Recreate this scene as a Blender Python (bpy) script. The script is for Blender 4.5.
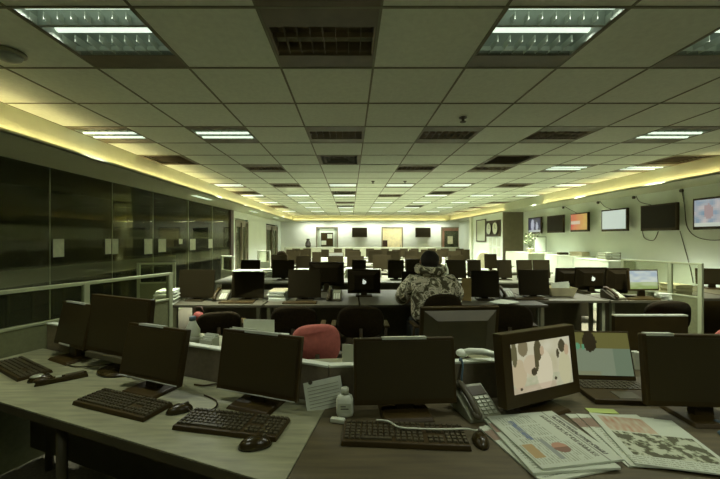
import bpy, math, random
from mathutils import Matrix, Vector, noise
random.seed(7)
R = math.radians
S = bpy.context.scene
COL = S.collection
for o in list(bpy.data.objects): bpy.data.objects.remove(o)

# ------------------------------------------------------------------ camera, world, exposure
CZ = 1.50; F = 350.0
cam = bpy.data.cameras.new('camera'); co = bpy.data.objects.new('camera', cam); COL.objects.link(co)
cam.sensor_width = 36; cam.lens = 36 * F / 720; cam.clip_start = .02
co.location = (0, 0, CZ); co.rotation_euler = (R(90), 0, 0); cam.shift_x = 10 / 720; cam.shift_y = -1.5 / 720
S.camera = co
w = bpy.data.worlds.new('world'); S.world = w; w.use_nodes = True
w.node_tree.nodes['Background'].inputs[0].default_value = (.02, .018, .008, 1)
w.node_tree.nodes['Background'].inputs[1].default_value = .3
S.view_settings.view_transform = 'Standard'; S.view_settings.look = 'None'
S.view_settings.gamma = 1; S.view_settings.use_curve_mapping = False
S.view_settings.exposure = 0.0
LAMP_COL = (.94, 1.0, .87)      # greenish fluorescent tubes
TUBE_W = {-1: 2.2, 0: 1.9, 1: 12.5, 2: 27, 3: 34, 4: 34, 5: 32, 6: 29, 7: 28}   # watts of each tube, by row away from the camera
COVE_E = 14.0

def X(px, d): return (px - 350) * d / F
def Zp(py, d): return CZ - (py - 238) * d / F

# ------------------------------------------------------------------ materials
MATS = {}
def mat(name, col, rough=.5, metal=0, var=.15, scale=8, emit=0, ecol=None, stretch=None, spec=.5, alpha=None):
    m = bpy.data.materials.new(name); m.use_nodes = True; nt = m.node_tree
    b = nt.nodes['Principled BSDF']
    b.inputs['Roughness'].default_value = rough; b.inputs['Metallic'].default_value = metal
    b.inputs['Specular IOR Level'].default_value = spec
    tc = nt.nodes.new('ShaderNodeTexCoord'); n = nt.nodes.new('ShaderNodeTexNoise')
    n.inputs['Scale'].default_value = scale; n.inputs['Detail'].default_value = 3
    if stretch:
        mp = nt.nodes.new('ShaderNodeMapping'); mp.inputs['Scale'].default_value = stretch[:3]
        if len(stretch) > 3: mp.inputs['Rotation'].default_value = (0, 0, stretch[3])
        nt.links.new(tc.outputs['Object'], mp.inputs[0]); nt.links.new(mp.outputs[0], n.inputs['Vector'])
    else: nt.links.new(tc.outputs['Object'], n.inputs['Vector'])
    r = nt.nodes.new('ShaderNodeValToRGB')
    r.color_ramp.elements[0].position = .3; r.color_ramp.elements[1].position = .7
    r.color_ramp.elements[0].color = [c * (1 - var) for c in col] + [1]
    r.color_ramp.elements[1].color = [min(1, c * (1 + var)) for c in col] + [1]
    nt.links.new(n.outputs['Fac'], r.inputs[0]); nt.links.new(r.outputs[0], b.inputs['Base Color'])
    if emit:
        b.inputs['Emission Color'].default_value = list(ecol or col) + [1]; b.inputs['Emission Strength'].default_value = emit
    MATS[name] = m; return m
def srgb(r, g, b):
    f = lambda c: (c / 255 / 12.92) if c / 255 < .04045 else ((c / 255 + .055) / 1.055) ** 2.4
    return (f(r), f(g), f(b))
mat('black', (.042, .027, .006), .45, var=.15, spec=.25)
mat('black_gloss', (.030, .021, .005), .22, var=.1)
mat('screen_matt_shaded', (.017, .013, .004), .7, var=.06, scale=2, spec=.08)  # screen_off darkened in colour to offset the strong mid-room lamps
mat('black_matt_shaded', (.018, .013, .004), .7, spec=.08)  # darkened copy of black, shade put into the colour of mid-room monitors
mat('tv_glass', (.014, .010, .003), .5, var=.06, spec=.15)
mat('screen_off', (.046, .035, .013), .35, var=.06, scale=2, spec=.25)
mat('silver', (.34, .36, .26), .35, .3)
mat('darkgrey', (.07, .06, .028), .5)
mat('grey', (.22, .225, .14), .5)
mat('offwhite', (.52, .55, .40), .55, var=.06)
mat('white', (.70, .74, .58), .5, var=.04)
mat('paper', (.60, .64, .50), .8, var=.08, scale=20)
mat('wall', (.80, .86, .75), .85, var=.03, scale=2)
mat('wall_dim', (.50, .54, .40), .85, var=.04, scale=2)
mat('pillar', (.15, .13, .075), .7, var=.08)
mat('soffit', (.55, .58, .40), .35, var=.03)
mat('tile', (.70, .755, .62), .9, var=.05, scale=30)
mat('tbar', (.20, .20, .12), .7, var=.1)
mat('vent', (.060, .045, .022), .6)
mat('vent_frame', (.15, .125, .07), .6)
mat('lampframe', (.14, .12, .065), .5)
mat('reflector', (.30, .34, .29), .45, 0, var=.05)
mat('reflector_bright', (.55, .6, .5), .4, 0, var=.05)
mat('louvre', (.50, .55, .48), .4, 0, var=.05)
mat('louvre_off', (.27, .22, .13), .35, .3, var=.3, scale=5)
mat('tube_on', (.9, 1, .85), .5, emit=1.2, ecol=(.72, .88, .70))
mat('logo_glow', (.8, .85, .75), .5, emit=.55, ecol=(.85, .92, .78))
mat('tube_off', (.40, .40, .27), .35)
mat('cove_on', (1, .8, .4), .5, emit=COVE_E, ecol=(1.0, .79, .42))
mat('soffit_lamp', (.9, 1, .85), .5, emit=.9, ecol=(.75, 1, .70))
mat('carpet', (.14, .125, .08), .95, var=.25, scale=60)
mat('carpet_dark', (.03, .024, .01), .95, var=.25, scale=60)
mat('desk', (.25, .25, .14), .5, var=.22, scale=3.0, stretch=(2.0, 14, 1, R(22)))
mat('desk_right_shaded', (.078, .062, .026), .5, var=.25, scale=3.0, stretch=(2.0, 16, 1, R(-2)))  # darkened copy of desk: monitor shade and vignette are in its colour
mat('desk_mid', (.075, .068, .04), .5, var=.12, scale=4, stretch=(1, 8, 1))
mat('desk_far', (.15, .15, .10), .5, var=.08)
mat('desk_edge', (.07, .06, .025), .6)
mat('panel', (.20, .165, .10), .85, var=.1, scale=40)
mat('panel_olive', (.16, .17, .075), .85, var=.1, scale=40)
mat('capwhite', (.68, .71, .56), .5, var=.05)
mat('silver_plastic', (.50, .52, .42), .35)
mat('railolive', (.33, .36, .21), .45, var=.05)
mat('fabric_black', (.017, .012, .004), .95, var=.2, scale=50, spec=.1)
mat('fabric_red', (.46, .13, .095), .9, var=.12, scale=40)
mat('red', (.20, .035, .02), .7)
mat('cream', (.62, .58, .38), .9)
mat('brown', (.055, .026, .014), .45, var=.2)
mat('door_red', (.34, .17, .10), .5, var=.15, scale=4)
mat('door_frame', (.26, .23, .15), .5)
mat('yellow', (.38, .28, .10), .7)
mat('card', (.42, .38, .22), .8)
mat('blue', (.07, .12, .14), .5)
mat('key', (.055, .045, .018), .5)
mat('leaf', (.16, .20, .09), .7, var=.4, scale=30)
mat('petal', (.50, .48, .34), .8, var=.2)
mat('skin', (.42, .26, .15), .6, var=.06)
mat('hair', (.018, .013, .006), .7, var=.3, scale=60)
mat('jeans', (.05, .055, .05), .9)
mat('green_note', (.34, .42, .10), .7)
mat('warmroom_glow', (.62, .55, .30), .8, emit=.35, ecol=(.85, .72, .36))  # door panel glows in place of a lit room behind it
# camouflage cloth
m = mat('camo', (.3, .3, .18), .9); nt = m.node_tree
r = [n for n in nt.nodes if n.type == 'VALTORGB'][0]; n = [n for n in nt.nodes if n.type == 'TEX_NOISE'][0]
n.inputs['Scale'].default_value = 13; n.inputs['Detail'].default_value = 2; n.inputs['Distortion'].default_value = .8
r.color_ramp.interpolation = 'CONSTANT'
r.color_ramp.elements[0].position = 0; r.color_ramp.elements[0].color = (.08, .07, .03, 1)
r.color_ramp.elements[1].position = .43; r.color_ramp.elements[1].color = (.26, .25, .14, 1)
for p, c in ((.49, (.80, .76, .56)), (.56, (.16, .14, .07)), (.60, (.60, .56, .38))):
    e = r.color_ramp.elements.new(p); e.color = (*c, 1)
# tinted glass of the long wall, and thin clear glass for partitions and doors
def glass(name, tint, gloss, trans, rough=.02):
    m = bpy.data.materials.new(name); m.use_nodes = True; nt = m.node_tree; nt.nodes.remove(nt.nodes['Principled BSDF'])
    out = [n for n in nt.nodes if n.type == 'OUTPUT_MATERIAL'][0]
    t = nt.nodes.new('ShaderNodeBsdfTransparent'); t.inputs[0].default_value = (*tint, 1)
    g = nt.nodes.new('ShaderNodeBsdfGlossy'); g.inputs['Roughness'].default_value = rough; g.inputs[0].default_value = (.9, .9, .7, 1)
    d = nt.nodes.new('ShaderNodeBsdfDiffuse'); d.inputs[0].default_value = (.30, .32, .19, 1)
    fr = nt.nodes.new('ShaderNodeLayerWeight'); fr.inputs[0].default_value = gloss
    mx = nt.nodes.new('ShaderNodeMixShader'); nt.links.new(fr.outputs['Fresnel'], mx.inputs[0])
    m2 = nt.nodes.new('ShaderNodeMixShader'); m2.inputs[0].default_value = 1 - trans
    nt.links.new(t.outputs[0], m2.inputs[1]); nt.links.new(d.outputs[0], m2.inputs[2])
    nt.links.new(m2.outputs[0], mx.inputs[1]); nt.links.new(g.outputs[0], mx.inputs[2]); nt.links.new(mx.outputs[0], out.inputs[0])
    MATS[name] = m; return m, m2
gm, m2 = glass('glass_wall', (.5, .48, .34), .15, .94)
nt = gm.node_tree   # two frosted stripes run along the glass wall (a band of frosting film, by height)
tc = nt.nodes.new('ShaderNodeTexCoord'); sp = nt.nodes.new('ShaderNodeSeparateXYZ'); nt.links.new(tc.outputs['Object'], sp.inputs[0])
rp = nt.nodes.new('ShaderNodeValToRGB'); mr = nt.nodes.new('ShaderNodeMapRange')
mr.inputs['From Min'].default_value = 0; mr.inputs['From Max'].default_value = 2.5
nt.links.new(sp.outputs['Z'], mr.inputs[0]); nt.links.new(mr.outputs[0], rp.inputs[0])
el = rp.color_ramp.elements; el[0].position = 0; el[0].color = (.05,) * 3 + (1,); el[1].position = 1; el[1].color = (.05,) * 3 + (1,)
for z, v in ((.93, .05), (.98, .38), (1.15, .38), (1.19, .08), (1.46, .08), (1.50, .34), (1.62, .34), (1.66, .05)):
    e = el.new(z / 2.5); e.color = (v, v, v, 1)
nt.links.new(rp.outputs[0], m2.inputs[0])
glass('glass_clear', (.86, .88, .78), .10, .97)
glass('glass_door', (.55, .58, .45), .15, .75)
def colmat(name, emit=0, rough=.8):
    m = bpy.data.materials.new(name); m.use_nodes = True; nt = m.node_tree; b = nt.nodes['Principled BSDF']
    a = nt.nodes.new('ShaderNodeAttribute'); a.attribute_name = 'Col'; b.inputs['Roughness'].default_value = rough
    if emit:
        b.inputs['Base Color'].default_value = (.02, .018, .01, 1)
        nt.links.new(a.outputs['Color'], b.inputs['Emission Color']); b.inputs['Emission Strength'].default_value = emit
    else: nt.links.new(a.outputs['Color'], b.inputs['Base Color'])
    MATS[name] = m
colmat('display', .85, .3); colmat('print', 0, .8)

# ------------------------------------------------------------------ mesh helpers
class MB:
    def __init__(s): s.v = []; s.f = []; s.c = []
    def add(s, vs, fs, M=None):
        k = len(s.v)
        s.v += [tuple(M @ Vector(v)) if M else tuple(v) for v in vs]
        s.f += [tuple(i + k for i in f) for f in fs]; return s
    def box(s, x0, x1, y0, y1, z0, z1, M=None):
        vs = [(x, y, z) for z in (z0, z1) for y in (y0, y1) for x in (x0, x1)]
        return s.add(vs, [(0, 2, 3, 1), (4, 5, 7, 6), (0, 1, 5, 4), (2, 6, 7, 3), (0, 4, 6, 2), (1, 3, 7, 5)], M)
    def frustum(s, b, t, M=None):   # b,t = (x0,x1,y0,y1,z)
        vs = [(x, y, q[4]) for q in (b, t) for y in (q[2], q[3]) for x in (q[0], q[1])]
        return s.add(vs, [(0, 2, 3, 1), (4, 5, 7, 6), (0, 1, 5, 4), (2, 6, 7, 3), (0, 4, 6, 2), (1, 3, 7, 5)], M)
    def prism(s, poly, z0, z1, M=None):
        n = len(poly); vs = [(*p, z0) for p in poly] + [(*p, z1) for p in poly]
        fs = [tuple(range(n))[::-1], tuple(range(n, 2 * n))] + [(i, (i + 1) % n, n + (i + 1) % n, n + i) for i in range(n)]
        return s.add(vs, fs, M)
    def cyl(s, p0, p1, r0, r1=None, n=12, M=None):
        r1 = r0 if r1 is None else r1; p0 = Vector(p0); p1 = Vector(p1); a = (p1 - p0).normalized()
        u = a.orthogonal().normalized(); v = a.cross(u); vs = []
        for p, r in ((p0, r0), (p1, r1)):
            vs += [tuple(p + (u * math.cos(2 * math.pi * i / n) + v * math.sin(2 * math.pi * i / n)) * r) for i in range(n)]
        fs = [(i, (i + 1) % n, n + (i + 1) % n, n + i) for i in range(n)] + [tuple(range(n))[::-1], tuple(range(n, 2 * n))]
        return s.add(vs, fs, M)
    def tube(s, pts, r, n=6, M=None):
        pts = [Vector(p) for p in pts]; vs = []; fs = []; m = len(pts)
        u = None
        for i, p in enumerate(pts):
            a = (pts[min(i + 1, m - 1)] - pts[max(i - 1, 0)]).normalized()
            u = a.orthogonal().normalized() if u is None else (u - a * u.dot(a)).normalized()
            v = a.cross(u)
            vs += [tuple(p + (u * math.cos(2 * math.pi * k / n) + v * math.sin(2 * math.pi * k / n)) * r) for k in range(n)]
        for i in range(m - 1):
            for k in range(n): fs.append((i * n + k, i * n + (k + 1) % n, (i + 1) * n + (k + 1) % n, (i + 1) * n + k))
        fs += [tuple(range(n))[::-1], tuple(range((m - 1) * n, m * n))]
        return s.add(vs, fs, M)
    def lathe(s, prof, n=16, M=None, sx=1, sy=1):   # prof = [(r,z)]
        vs = []; fs = []; m = len(prof)
        for r_, z in prof: vs += [(r_ * math.cos(2 * math.pi * k / n) * sx, r_ * math.sin(2 * math.pi * k / n) * sy, z) for k in range(n)]
        for i in range(m - 1):
            for k in range(n): fs.append((i * n + k, i * n + (k + 1) % n, (i + 1) * n + (k + 1) % n, (i + 1) * n + k))
        fs += [tuple(range(n))[::-1], tuple(range((m - 1) * n, m * n))]
        return s.add(vs, fs, M)
    def ell(s, c, rx, ry, rz, n=14, M=None):
        m = n // 2; prof = [(math.sin(math.pi * i / m) + 1e-4, -math.cos(math.pi * i / m)) for i in range(m + 1)]
        T = Matrix.Translation(c) @ Matrix.Diagonal((rx, ry, rz, 1))
        return s.lathe(prof, n, (M @ T) if M else T)
    def build(s, name, m, parent=None, smooth=False, bevel=0, loc=None, rotz=0):
        me = bpy.data.meshes.new(name); me.from_pydata(s.v, [], s.f); me.update()
        if m: me.materials.append(MATS[m])
        if smooth:
            for p in me.polygons: p.use_smooth = True
        o = bpy.data.objects.new(name, me); COL.objects.link(o)
        if parent: o.parent = parent
        if loc: o.location = loc
        if rotz: o.rotation_euler[2] = rotz
        if bevel:
            b = o.modifiers.new('bevel', 'BEVEL'); b.width = bevel; b.segments = 2; b.limit_method = 'ANGLE'
        return o
def B(*a, **k): return MB().box(*a, **k)
def thing(name, label, cat, loc=(0, 0, 0), rotz=0, group=None):
    o = bpy.data.objects.new(name, None); COL.objects.link(o); o.empty_display_size = .1
    o.location = loc; o.rotation_euler = (0, 0, rotz); o['label'] = label; o['category'] = cat
    if group: o['group'] = group
    return o
def tag(o, label, cat, group=None, kind=None):
    o['label'] = label; o['category'] = cat
    if group: o['group'] = group
    if kind: o['kind'] = kind
    return o
def struct(o): o['kind'] = 'structure'; return o
def copy_tree(o, parent=None):
    c = o.copy(); COL.objects.link(c)
    if parent: c.parent = parent
    for ch in [x for x in o.children]: copy_tree(ch, c)
    return c
def paint(name, w_, h_, nx, ny, fn, m, parent, M):
    """a flat picture / printed sheet: grid in the local x-z plane, facing -y, colour per face"""
    vs = [(-w_ / 2 + w_ * i / nx, 0, -h_ / 2 + h_ * j / ny) for j in range(ny + 1) for i in range(nx + 1)]
    fs = [(j * (nx + 1) + i, j * (nx + 1) + i + 1, (j + 1) * (nx + 1) + i + 1, (j + 1) * (nx + 1) + i) for j in range(ny) for i in range(nx)]
    mb = MB().add(vs, fs, M); o = mb.build(name, m, parent)
    ca = o.data.color_attributes.new('Col', 'FLOAT_COLOR', 'CORNER'); k = 0
    for j in range(ny):
        for i in range(nx):
            c = fn((i + .5) / nx, 1 - (j + .5) / ny)
            for q in range(4): ca.data[k].color = (*c, 1); k += 1
    return o
def ell_in(u, v, cu, cv, ru, rv): return ((u - cu) / ru) ** 2 + ((v - cv) / rv) ** 2 < 1
T = Matrix.Translation
def RX(a): return Matrix.Rotation(a, 4, 'X')
def RZ(a): return Matrix.Rotation(a, 4, 'Z')
def RY(a): return Matrix.Rotation(a, 4, 'Y')

# ================================================================== THE ROOM
ZC = 2.61; ZS = 2.345; XL = -3.6; XR = 5.65; YF = 18.2; YB = -1.32; CL = -2.85; CR = 4.95; CF = 17.28
struct(B(-7.0, XR + .1, YB - .1, YF + .1, -.1, 0).build('floor', 'carpet'))
struct(B(XR, XR + .1, YB, YF, 0, 2.75).build('wall_right', 'wall'))
struct(B(-7, XR + .1, YB - .1, YB, 0, 2.75).build('wall_back', 'wall_dim'))
# far wall with three door openings
DZ = 2.07
dx = [(X(316, YF), X(338, YF)), (X(381.5, YF), X(403, YF)), (X(441, YF), X(462, YF))]
mat('wall_white', (.84, .86, .76), .85, var=.02, scale=2)
fw = MB(); xs = XL
for a, b in dx: fw.box(xs, a, YF, YF + .1, 0, 2.75); fw.box(a, b, YF, YF + .1, DZ, 2.75); xs = b
fw.box(xs, XR + .1, YF, YF + .1, 0, 2.75)
struct(fw.build('wall_far', 'wall_white'))
# left wall: glass up to a brown post, then plaster with two doorways
ld = [(10.95, 12.35), (15.0, 17.4)]
lw = MB(); ys = 10.72
for a, b in ld: lw.box(XL - .1, XL, ys, a, 0, 2.75); lw.box(XL - .1, XL, a, b, DZ + .06, 2.75); ys = b
lw.box(XL - .1, XL, ys, YF + .1, 0, 2.75)
struct(lw.build('wall_left', 'wall'))
struct(B(XL - .12, XL + .04, 10.48, 10.72, 0, ZS).build('trim_1', 'brown'))
gy = [YB, .9, 2.0, 3.1, 4.2, 5.3, 6.4, 7.8, 9.17, 10.48]
for i in range(len(gy) - 1):
    struct(B(XL - .012, XL, gy[i] + .004, gy[i + 1] - .004, .06, ZS).build('window_%d' % (i + 1), 'glass_wall'))
tr = MB()
for y in gy[1:-1]: tr.box(XL - .013, XL + .001, y - .003, y + .003, .06, ZS)
tr.box(XL - .03, XL + .02, YB, 10.48, 0, .06); tr.box(XL - .1, XL + .0, YB, 10.48, ZS, 2.75)
struct(tr.build('trim_2', 'railolive'))
# dark meeting room behind the glass
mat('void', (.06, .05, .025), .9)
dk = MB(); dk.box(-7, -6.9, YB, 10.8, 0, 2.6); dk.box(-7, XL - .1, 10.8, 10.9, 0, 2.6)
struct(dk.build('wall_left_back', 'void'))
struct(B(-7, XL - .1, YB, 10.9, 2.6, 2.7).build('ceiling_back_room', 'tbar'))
# pillar and the wall block behind it
struct(B(4.98, XR, 11.42, 14.4, 0, ZS).build('wall_block', 'wall'))
struct(B(4.98, XR, 11.40, 11.42, 0, ZS).build('trim_3', 'pillar'))
struct(B(4.90, 4.98, 14.15, 14.4, 0, ZS).build('trim_4', 'white'))
# soffits with a small tray that holds the cove lamps
sf = MB()
sf.box(XL - .1, CL, YB, YF, ZS, 2.75); sf.box(CR, XR, YB, YF, ZS, 2.75); sf.box(CL, CR, CF, YF, ZS, 2.75)
struct(sf.build('trim_5', 'soffit'))
ty = MB(); q = .085
ty.box(CL, CL + q, YB, CF, ZS, ZS + .012); ty.box(CL + q - .012, CL + q, YB, CF, ZS, ZS + .035)
ty.box(CR - q, CR, YB, CF, ZS, ZS + .012); ty.box(CR - q, CR - q + .012, YB, CF, ZS, ZS + .035)
ty.box(CL, CR, CF - q, CF, ZS, ZS + .012); ty.box(CL, CR, CF - q, CF - q + .012, ZS, ZS + .035)
struct(ty.build('trim_6', 'soffit'))
def cove(segs, label):
    root = None; mb = MB()
    for x0, x1, y0, y1 in segs: mb.box(x0, x1, y0, y1, ZS + .014, ZS + .026)
    tag(mb.build('cove_light', 'cove_on'), label, 'light', 'warm cove lights around the raised ceiling')
def seg(y0, y1, x0, x1): 
    n = max(1, round(y1 - y0)); return [(x0, x1, y0 + (y1 - y0) * i / n, y0 + (y1 - y0) * (i + 1) / n - .03) for i in range(n)]
cove(seg(.2, CF - .1, CL + .03, CL + .055), 'warm yellow cove light running along the ceiling edge above the glass wall')
cove(seg(4.6, 9.0, CR - .055, CR - .03), 'warm cove light strip above the wall televisions on the right')
cove(seg(11.2, CF - .1, CR - .055, CR - .03), 'warm cove light strip on the right beyond the brown pillar')
cove([(CL + .1 + i * .75, CL + .8 + i * .75, CF - .055, CF - .03) for i in range(10)], 'warm cove light strip along the far wall ceiling edge')

# ceiling tiles (a cell is left open where a lamp or an air vent sits)
lampcols = [CL + 1.2 * i for i in range(7)]; lamprows = [1.68 + 1.8 * i for i in range(8)]
def LR(r): return 1.68 + 1.8 * r
OFF = {(0, 2), (1, 2), (1, 3), (2, 2), (2, 4), (0, 5)}
lamps = {(-1, 1): True, (-1, 3): True, (-1, 5): True}
for r_ in range(8):
    for c_ in range(7):
        if r_ == 0 and c_ in (0, 5, 6): continue
        if r_ == 2 and c_ in (0, 2): continue
        if r_ == 1 and c_ == 6: continue
        on = True
        if (r_, c_) in {(0, 2), (1, 2), (1, 3), (1, 4), (2, 1), (2, 3), (2, 4), (3, 1), (3, 5), (4, 3), (6, 0), (7, 6), (5, 2), (5, 6), (6, 6)}: on = False
        lamps[(r_, c_)] = on
vents = [(4.68, CL), (4.68, -.45), (4.68, 1.95), (4.68, 4.35), (8.28, CL), (8.28, -.45), (8.28, 1.95), (11.88, CL), (11.88, -.45), (11.88, 1.95), (1.08, -.45)]
hole = {(round((lampcols[c] - CL) / .6), round((LR(r) - YB) / .6)) for r, c in lamps} | {(round((x - CL) / .6), round((y - YB) / .6)) for y, x in vents}
ce = MB()
for i in range(13):
    for j in range(31):
        if (i, j) in hole: continue
        x0 = CL + .6 * i; y0 = YB + .6 * j
        ce.add([(x0, y0, ZC), (x0, y0 + .6, ZC), (x0 + .6, y0 + .6, ZC), (x0 + .6, y0, ZC)], [(0, 1, 2, 3)])
struct(ce.build('ceiling', 'tile'))
struct(B(CL - .1, CR + .1, YB, CF + .1, 2.80, 2.85).build('ceiling_void', 'tbar'))
tb = MB()
for i in range(14): tb.box(CL + .6 * i - .007, CL + .6 * i + .007, YB, CF, ZC - .004, ZC + .01)
for j in range(32): tb.box(CL, CR, YB + .6 * j - .007, YB + .6 * j + .007, ZC - .005, ZC + .01)
struct(tb.build('trim_7', 'tbar'))

# ceiling lamps
tdata = {}
def make_lamp(on, deep=False):
    root = thing('ceiling_light', 'x', 'light')
    fr = MB(); a, ya, yb = .285, (-.292 if on and not deep else -.20 if on else -.14), .145
    fr.box(-.30, .30, yb, .30, -.002, .012); fr.box(-.30, .30, -.30, ya, -.002, .012)
    fr.box(-.30, -a, ya, yb, -.002, .012); fr.box(a, .30, ya, yb, -.002, .012)
    fr.build('frame', 'lampframe', root)
    h = MB(); h.box(-a - .005, a + .005, ya - .005, yb + .005, .135, .14)
    for k in (-1, 1): h.box(k * a - .004, k * a + .004, ya, yb, .0, .14)
    h.box(-a, a, ya - .005, ya, 0, .14); h.box(-a, a, yb, yb + .005, 0, .14)
    if on and not deep: h.box(-a, a, -.155, -.135, .0, .13)
    h.build('reflector', ('reflector_bright' if deep else 'reflector') if on else 'louvre_off', root)
    lv = MB(); bays = [(-.19, -.09), (-.03, .06), (.115, .14)] if deep else [(-.20, -.157), (.005, .14)] if on else [(-.135, .0), (.01, .14)]
    for (b0, b1) in bays:
        for k in range(9): x = -.28 + .07 * k; lv.box(x - .0015, x + .0015, b0, b1, .004, .042)
        mid = (b0 + b1) / 2 + .03; lv.box(-.28, .28, mid - .002, mid + .002, .004, .03)
    lv.build('louvre', 'louvre' if on else 'louvre_off', root)
    for y in ((-.06, .09) if deep else (-.235, -.035) if on else (-.065, .08)):
        MB().cyl((-.275, y, .016 if deep else .062), (.275, y, .016 if deep else .062), (.022 if deep else .028) if on else .014, n=12).build('tube', 'tube_on' if on else 'tube_off', root, smooth=True)
    return root
protoL = {'near': make_lamp(True), 'far': make_lamp(True, True), False: make_lamp(False)}; used = set()
cw = ['leftmost', 'second', 'third', 'fourth', 'fifth', 'sixth', 'rightmost']; rw = ['row overhead', 'nearest', 'second', 'third', 'fourth', 'fifth', 'sixth', 'seventh', 'farthest']
for (r_, c_), on in lamps.items():
    kd = ('near' if r_ < 1 else 'far') if on else False
    o = protoL[kd] if kd not in used else copy_tree(protoL[kd]); used.add(kd)
    o.location = (lampcols[c_] + .3, LR(r_) + .3, ZC)
    o['group'] = 'square louvred ceiling lights'
    o['label'] = '%s square ceiling light, %s row from the camera, %s column from the left' % ('lit' if on else 'unlit dark', rw[r_ + 1], cw[c_])
    if on:
        for t_, y in enumerate((-.235, -.035) if r_ < 1 else (-.06, .09)):
            if r_ > 2 and t_ == 0: continue
            key = (r_, c_ in (0, 6))
            if key not in tdata:
                L = bpy.data.lights.new('tube_glow', 'AREA'); L.shape = 'RECTANGLE'; L.size = .53; L.size_y = .045; L.color = LAMP_COL
                L.spread = R(75) if c_ in (0, 6) else R(125); L.size = .30 if c_ in (0, 6) else .53; L.energy = (.5 if c_ in (0, 6) else 1) * TUBE_W[r_] * (2 if r_ > 2 else 1); tdata[key] = L
            lo = bpy.data.objects.new('tube_glow', tdata[key]); COL.objects.link(lo); lo.parent = o; lo.location = (0, y, .030 if r_ < 1 else -.010)
# air vents
def vent(nested):
    root = thing('air_vent', 'x', 'vent'); fr = MB()
    for a, b in (((-.30, .30, -.30, -.26)), ((-.30, .30, .26, .30))) and [((-.3, .3), (-.3, -.25)), ((-.3, .3), (.25, .3)), ((-.3, -.25), (-.25, .25)), ((.25, .3), (-.25, .25))]:
        fr.box(*a, *b, -.004, .012)
    fr.build('frame', 'vent_frame', root)
    B(-.25, .25, -.25, .25, .09, .1).build('duct', 'vent', root)
    sl = MB()
    if nested:
        for k, e in enumerate((.20, .14, .08)):
            zz = .0 + .02 * k
            for s_ in (-1, 1):
                sl.box(-e, e, s_ * e - .012, s_ * e + .012, zz, zz + .012); sl.box(s_ * e - .012, s_ * e + .012, -e, e, zz, zz + .012)
    else:
        for k in range(8): y = -.22 + k * .0625; sl.box(-.25, .25, y - .014, y + .014, .0, .004, M=T((0, 0, .02)) @ T((0, y, 0)) @ RX(R(35)) @ T((0, -y, 0)))
    sl.build('slats', 'vent_frame' if nested else 'lampframe', root); return root
vp = {0: vent(False), 1: vent(True)}; uv = set()
for (y, x) in vents:
    k = 1 if x == -.45 and y > 2 else 0
    o = vp[k] if k not in uv else copy_tree(vp[k]); uv.add(k); o.location = (x + .3, y + .3, ZC); o['group'] = 'square air vents in the ceiling'
    o['label'] = '%s ceiling air vent, %s row, %s' % ('square stepped' if k else 'dark slatted', {1: 'nearest', 4: 'second', 8: 'third', 11: 'farthest'}[int(y)],
        {CL: 'beside the left cove', -.45: 'over the middle of the room', 1.95: 'right of the middle', 4.35: 'beside the right cove'}[x])
# sprinklers and dome speaker
for px, py, lab in ((463, 117, 'small dark sprinkler head hanging from the near ceiling right of middle'), (373, 181, 'small sprinkler head on the ceiling, left one of the distant pair'), (405, 181, 'small sprinkler head on the ceiling, right one of the distant pair')):
    d = (ZC - CZ) * F / (238 - py)
    MB().lathe([(.035, .0), (.035, -.008), (.012, -.012), (.010, -.035), (.028, -.04), (.028, -.045)][::-1]).build('sprinkler', 'darkgrey', loc=(X(px, d), d, ZC - .003))
    tag(bpy.context.scene.objects[-1] if False else [o for o in bpy.data.objects if o.name.startswith('sprinkler')][-1], lab, 'sprinkler')
dm = thing('dome_speaker', 'grey dome speaker on the dark ceiling near the left corner', 'speaker', (-2.03, 2.08, ZC - .005))
MB().lathe([(.085, 0), (.085, -.012), (.07, -.02)][::-1], 20).build('rim', 'grey', dm, True)
MB().lathe([(.07, -.015), (.06, -.04), (.03, -.055), (.001, -.06)][::-1], 20).build('dome', 'reflector', dm, True)
# flush lamps under the left soffit
for y, lab in ((7.3, 'nearest'), (11.2, 'middle'), (14.6, 'farthest')):
    t_ = thing('soffit_light', 'slim flush white light under the left soffit, %s of the three' % lab, 'light', (-3.08, y, ZS), group='slim lights under the left soffit')
    B(-.07, .07, -.42, .42, -.006, .0).build('frame', 'white', t_); B(-.05, .05, -.40, .40, -.009, -.006).build('diffuser', 'soffit_lamp', t_)

for i in range(5):  # added lamps, nearly edge-on to the camera, that brighten the far wall
    t_ = thing('soffit_light', 'added slim fill light under the far soffit, %s from the left' % ['first', 'second', 'third', 'fourth', 'fifth'][i], 'light', (-1.9 + 1.55 * i, 17.72, ZS), R(90), group='added fill lights under the far soffit')
    B(-.07, .07, -.60, .60, -.006, .0).build('frame', 'white', t_); B(-.05, .05, -.58, .58, -.009, -.006).build('diffuser', 'soffit_lamp', t_)
    L = bpy.data.lights.new('added_wall_glow', 'AREA'); L.shape = 'RECTANGLE'; L.size = .08; L.size_y = 1.1; L.energy = 19; L.color = LAMP_COL
    lo = bpy.data.objects.new('added_wall_glow', L); COL.objects.link(lo); lo.parent = t_; lo.location = (0, 0, -.012)
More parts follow.
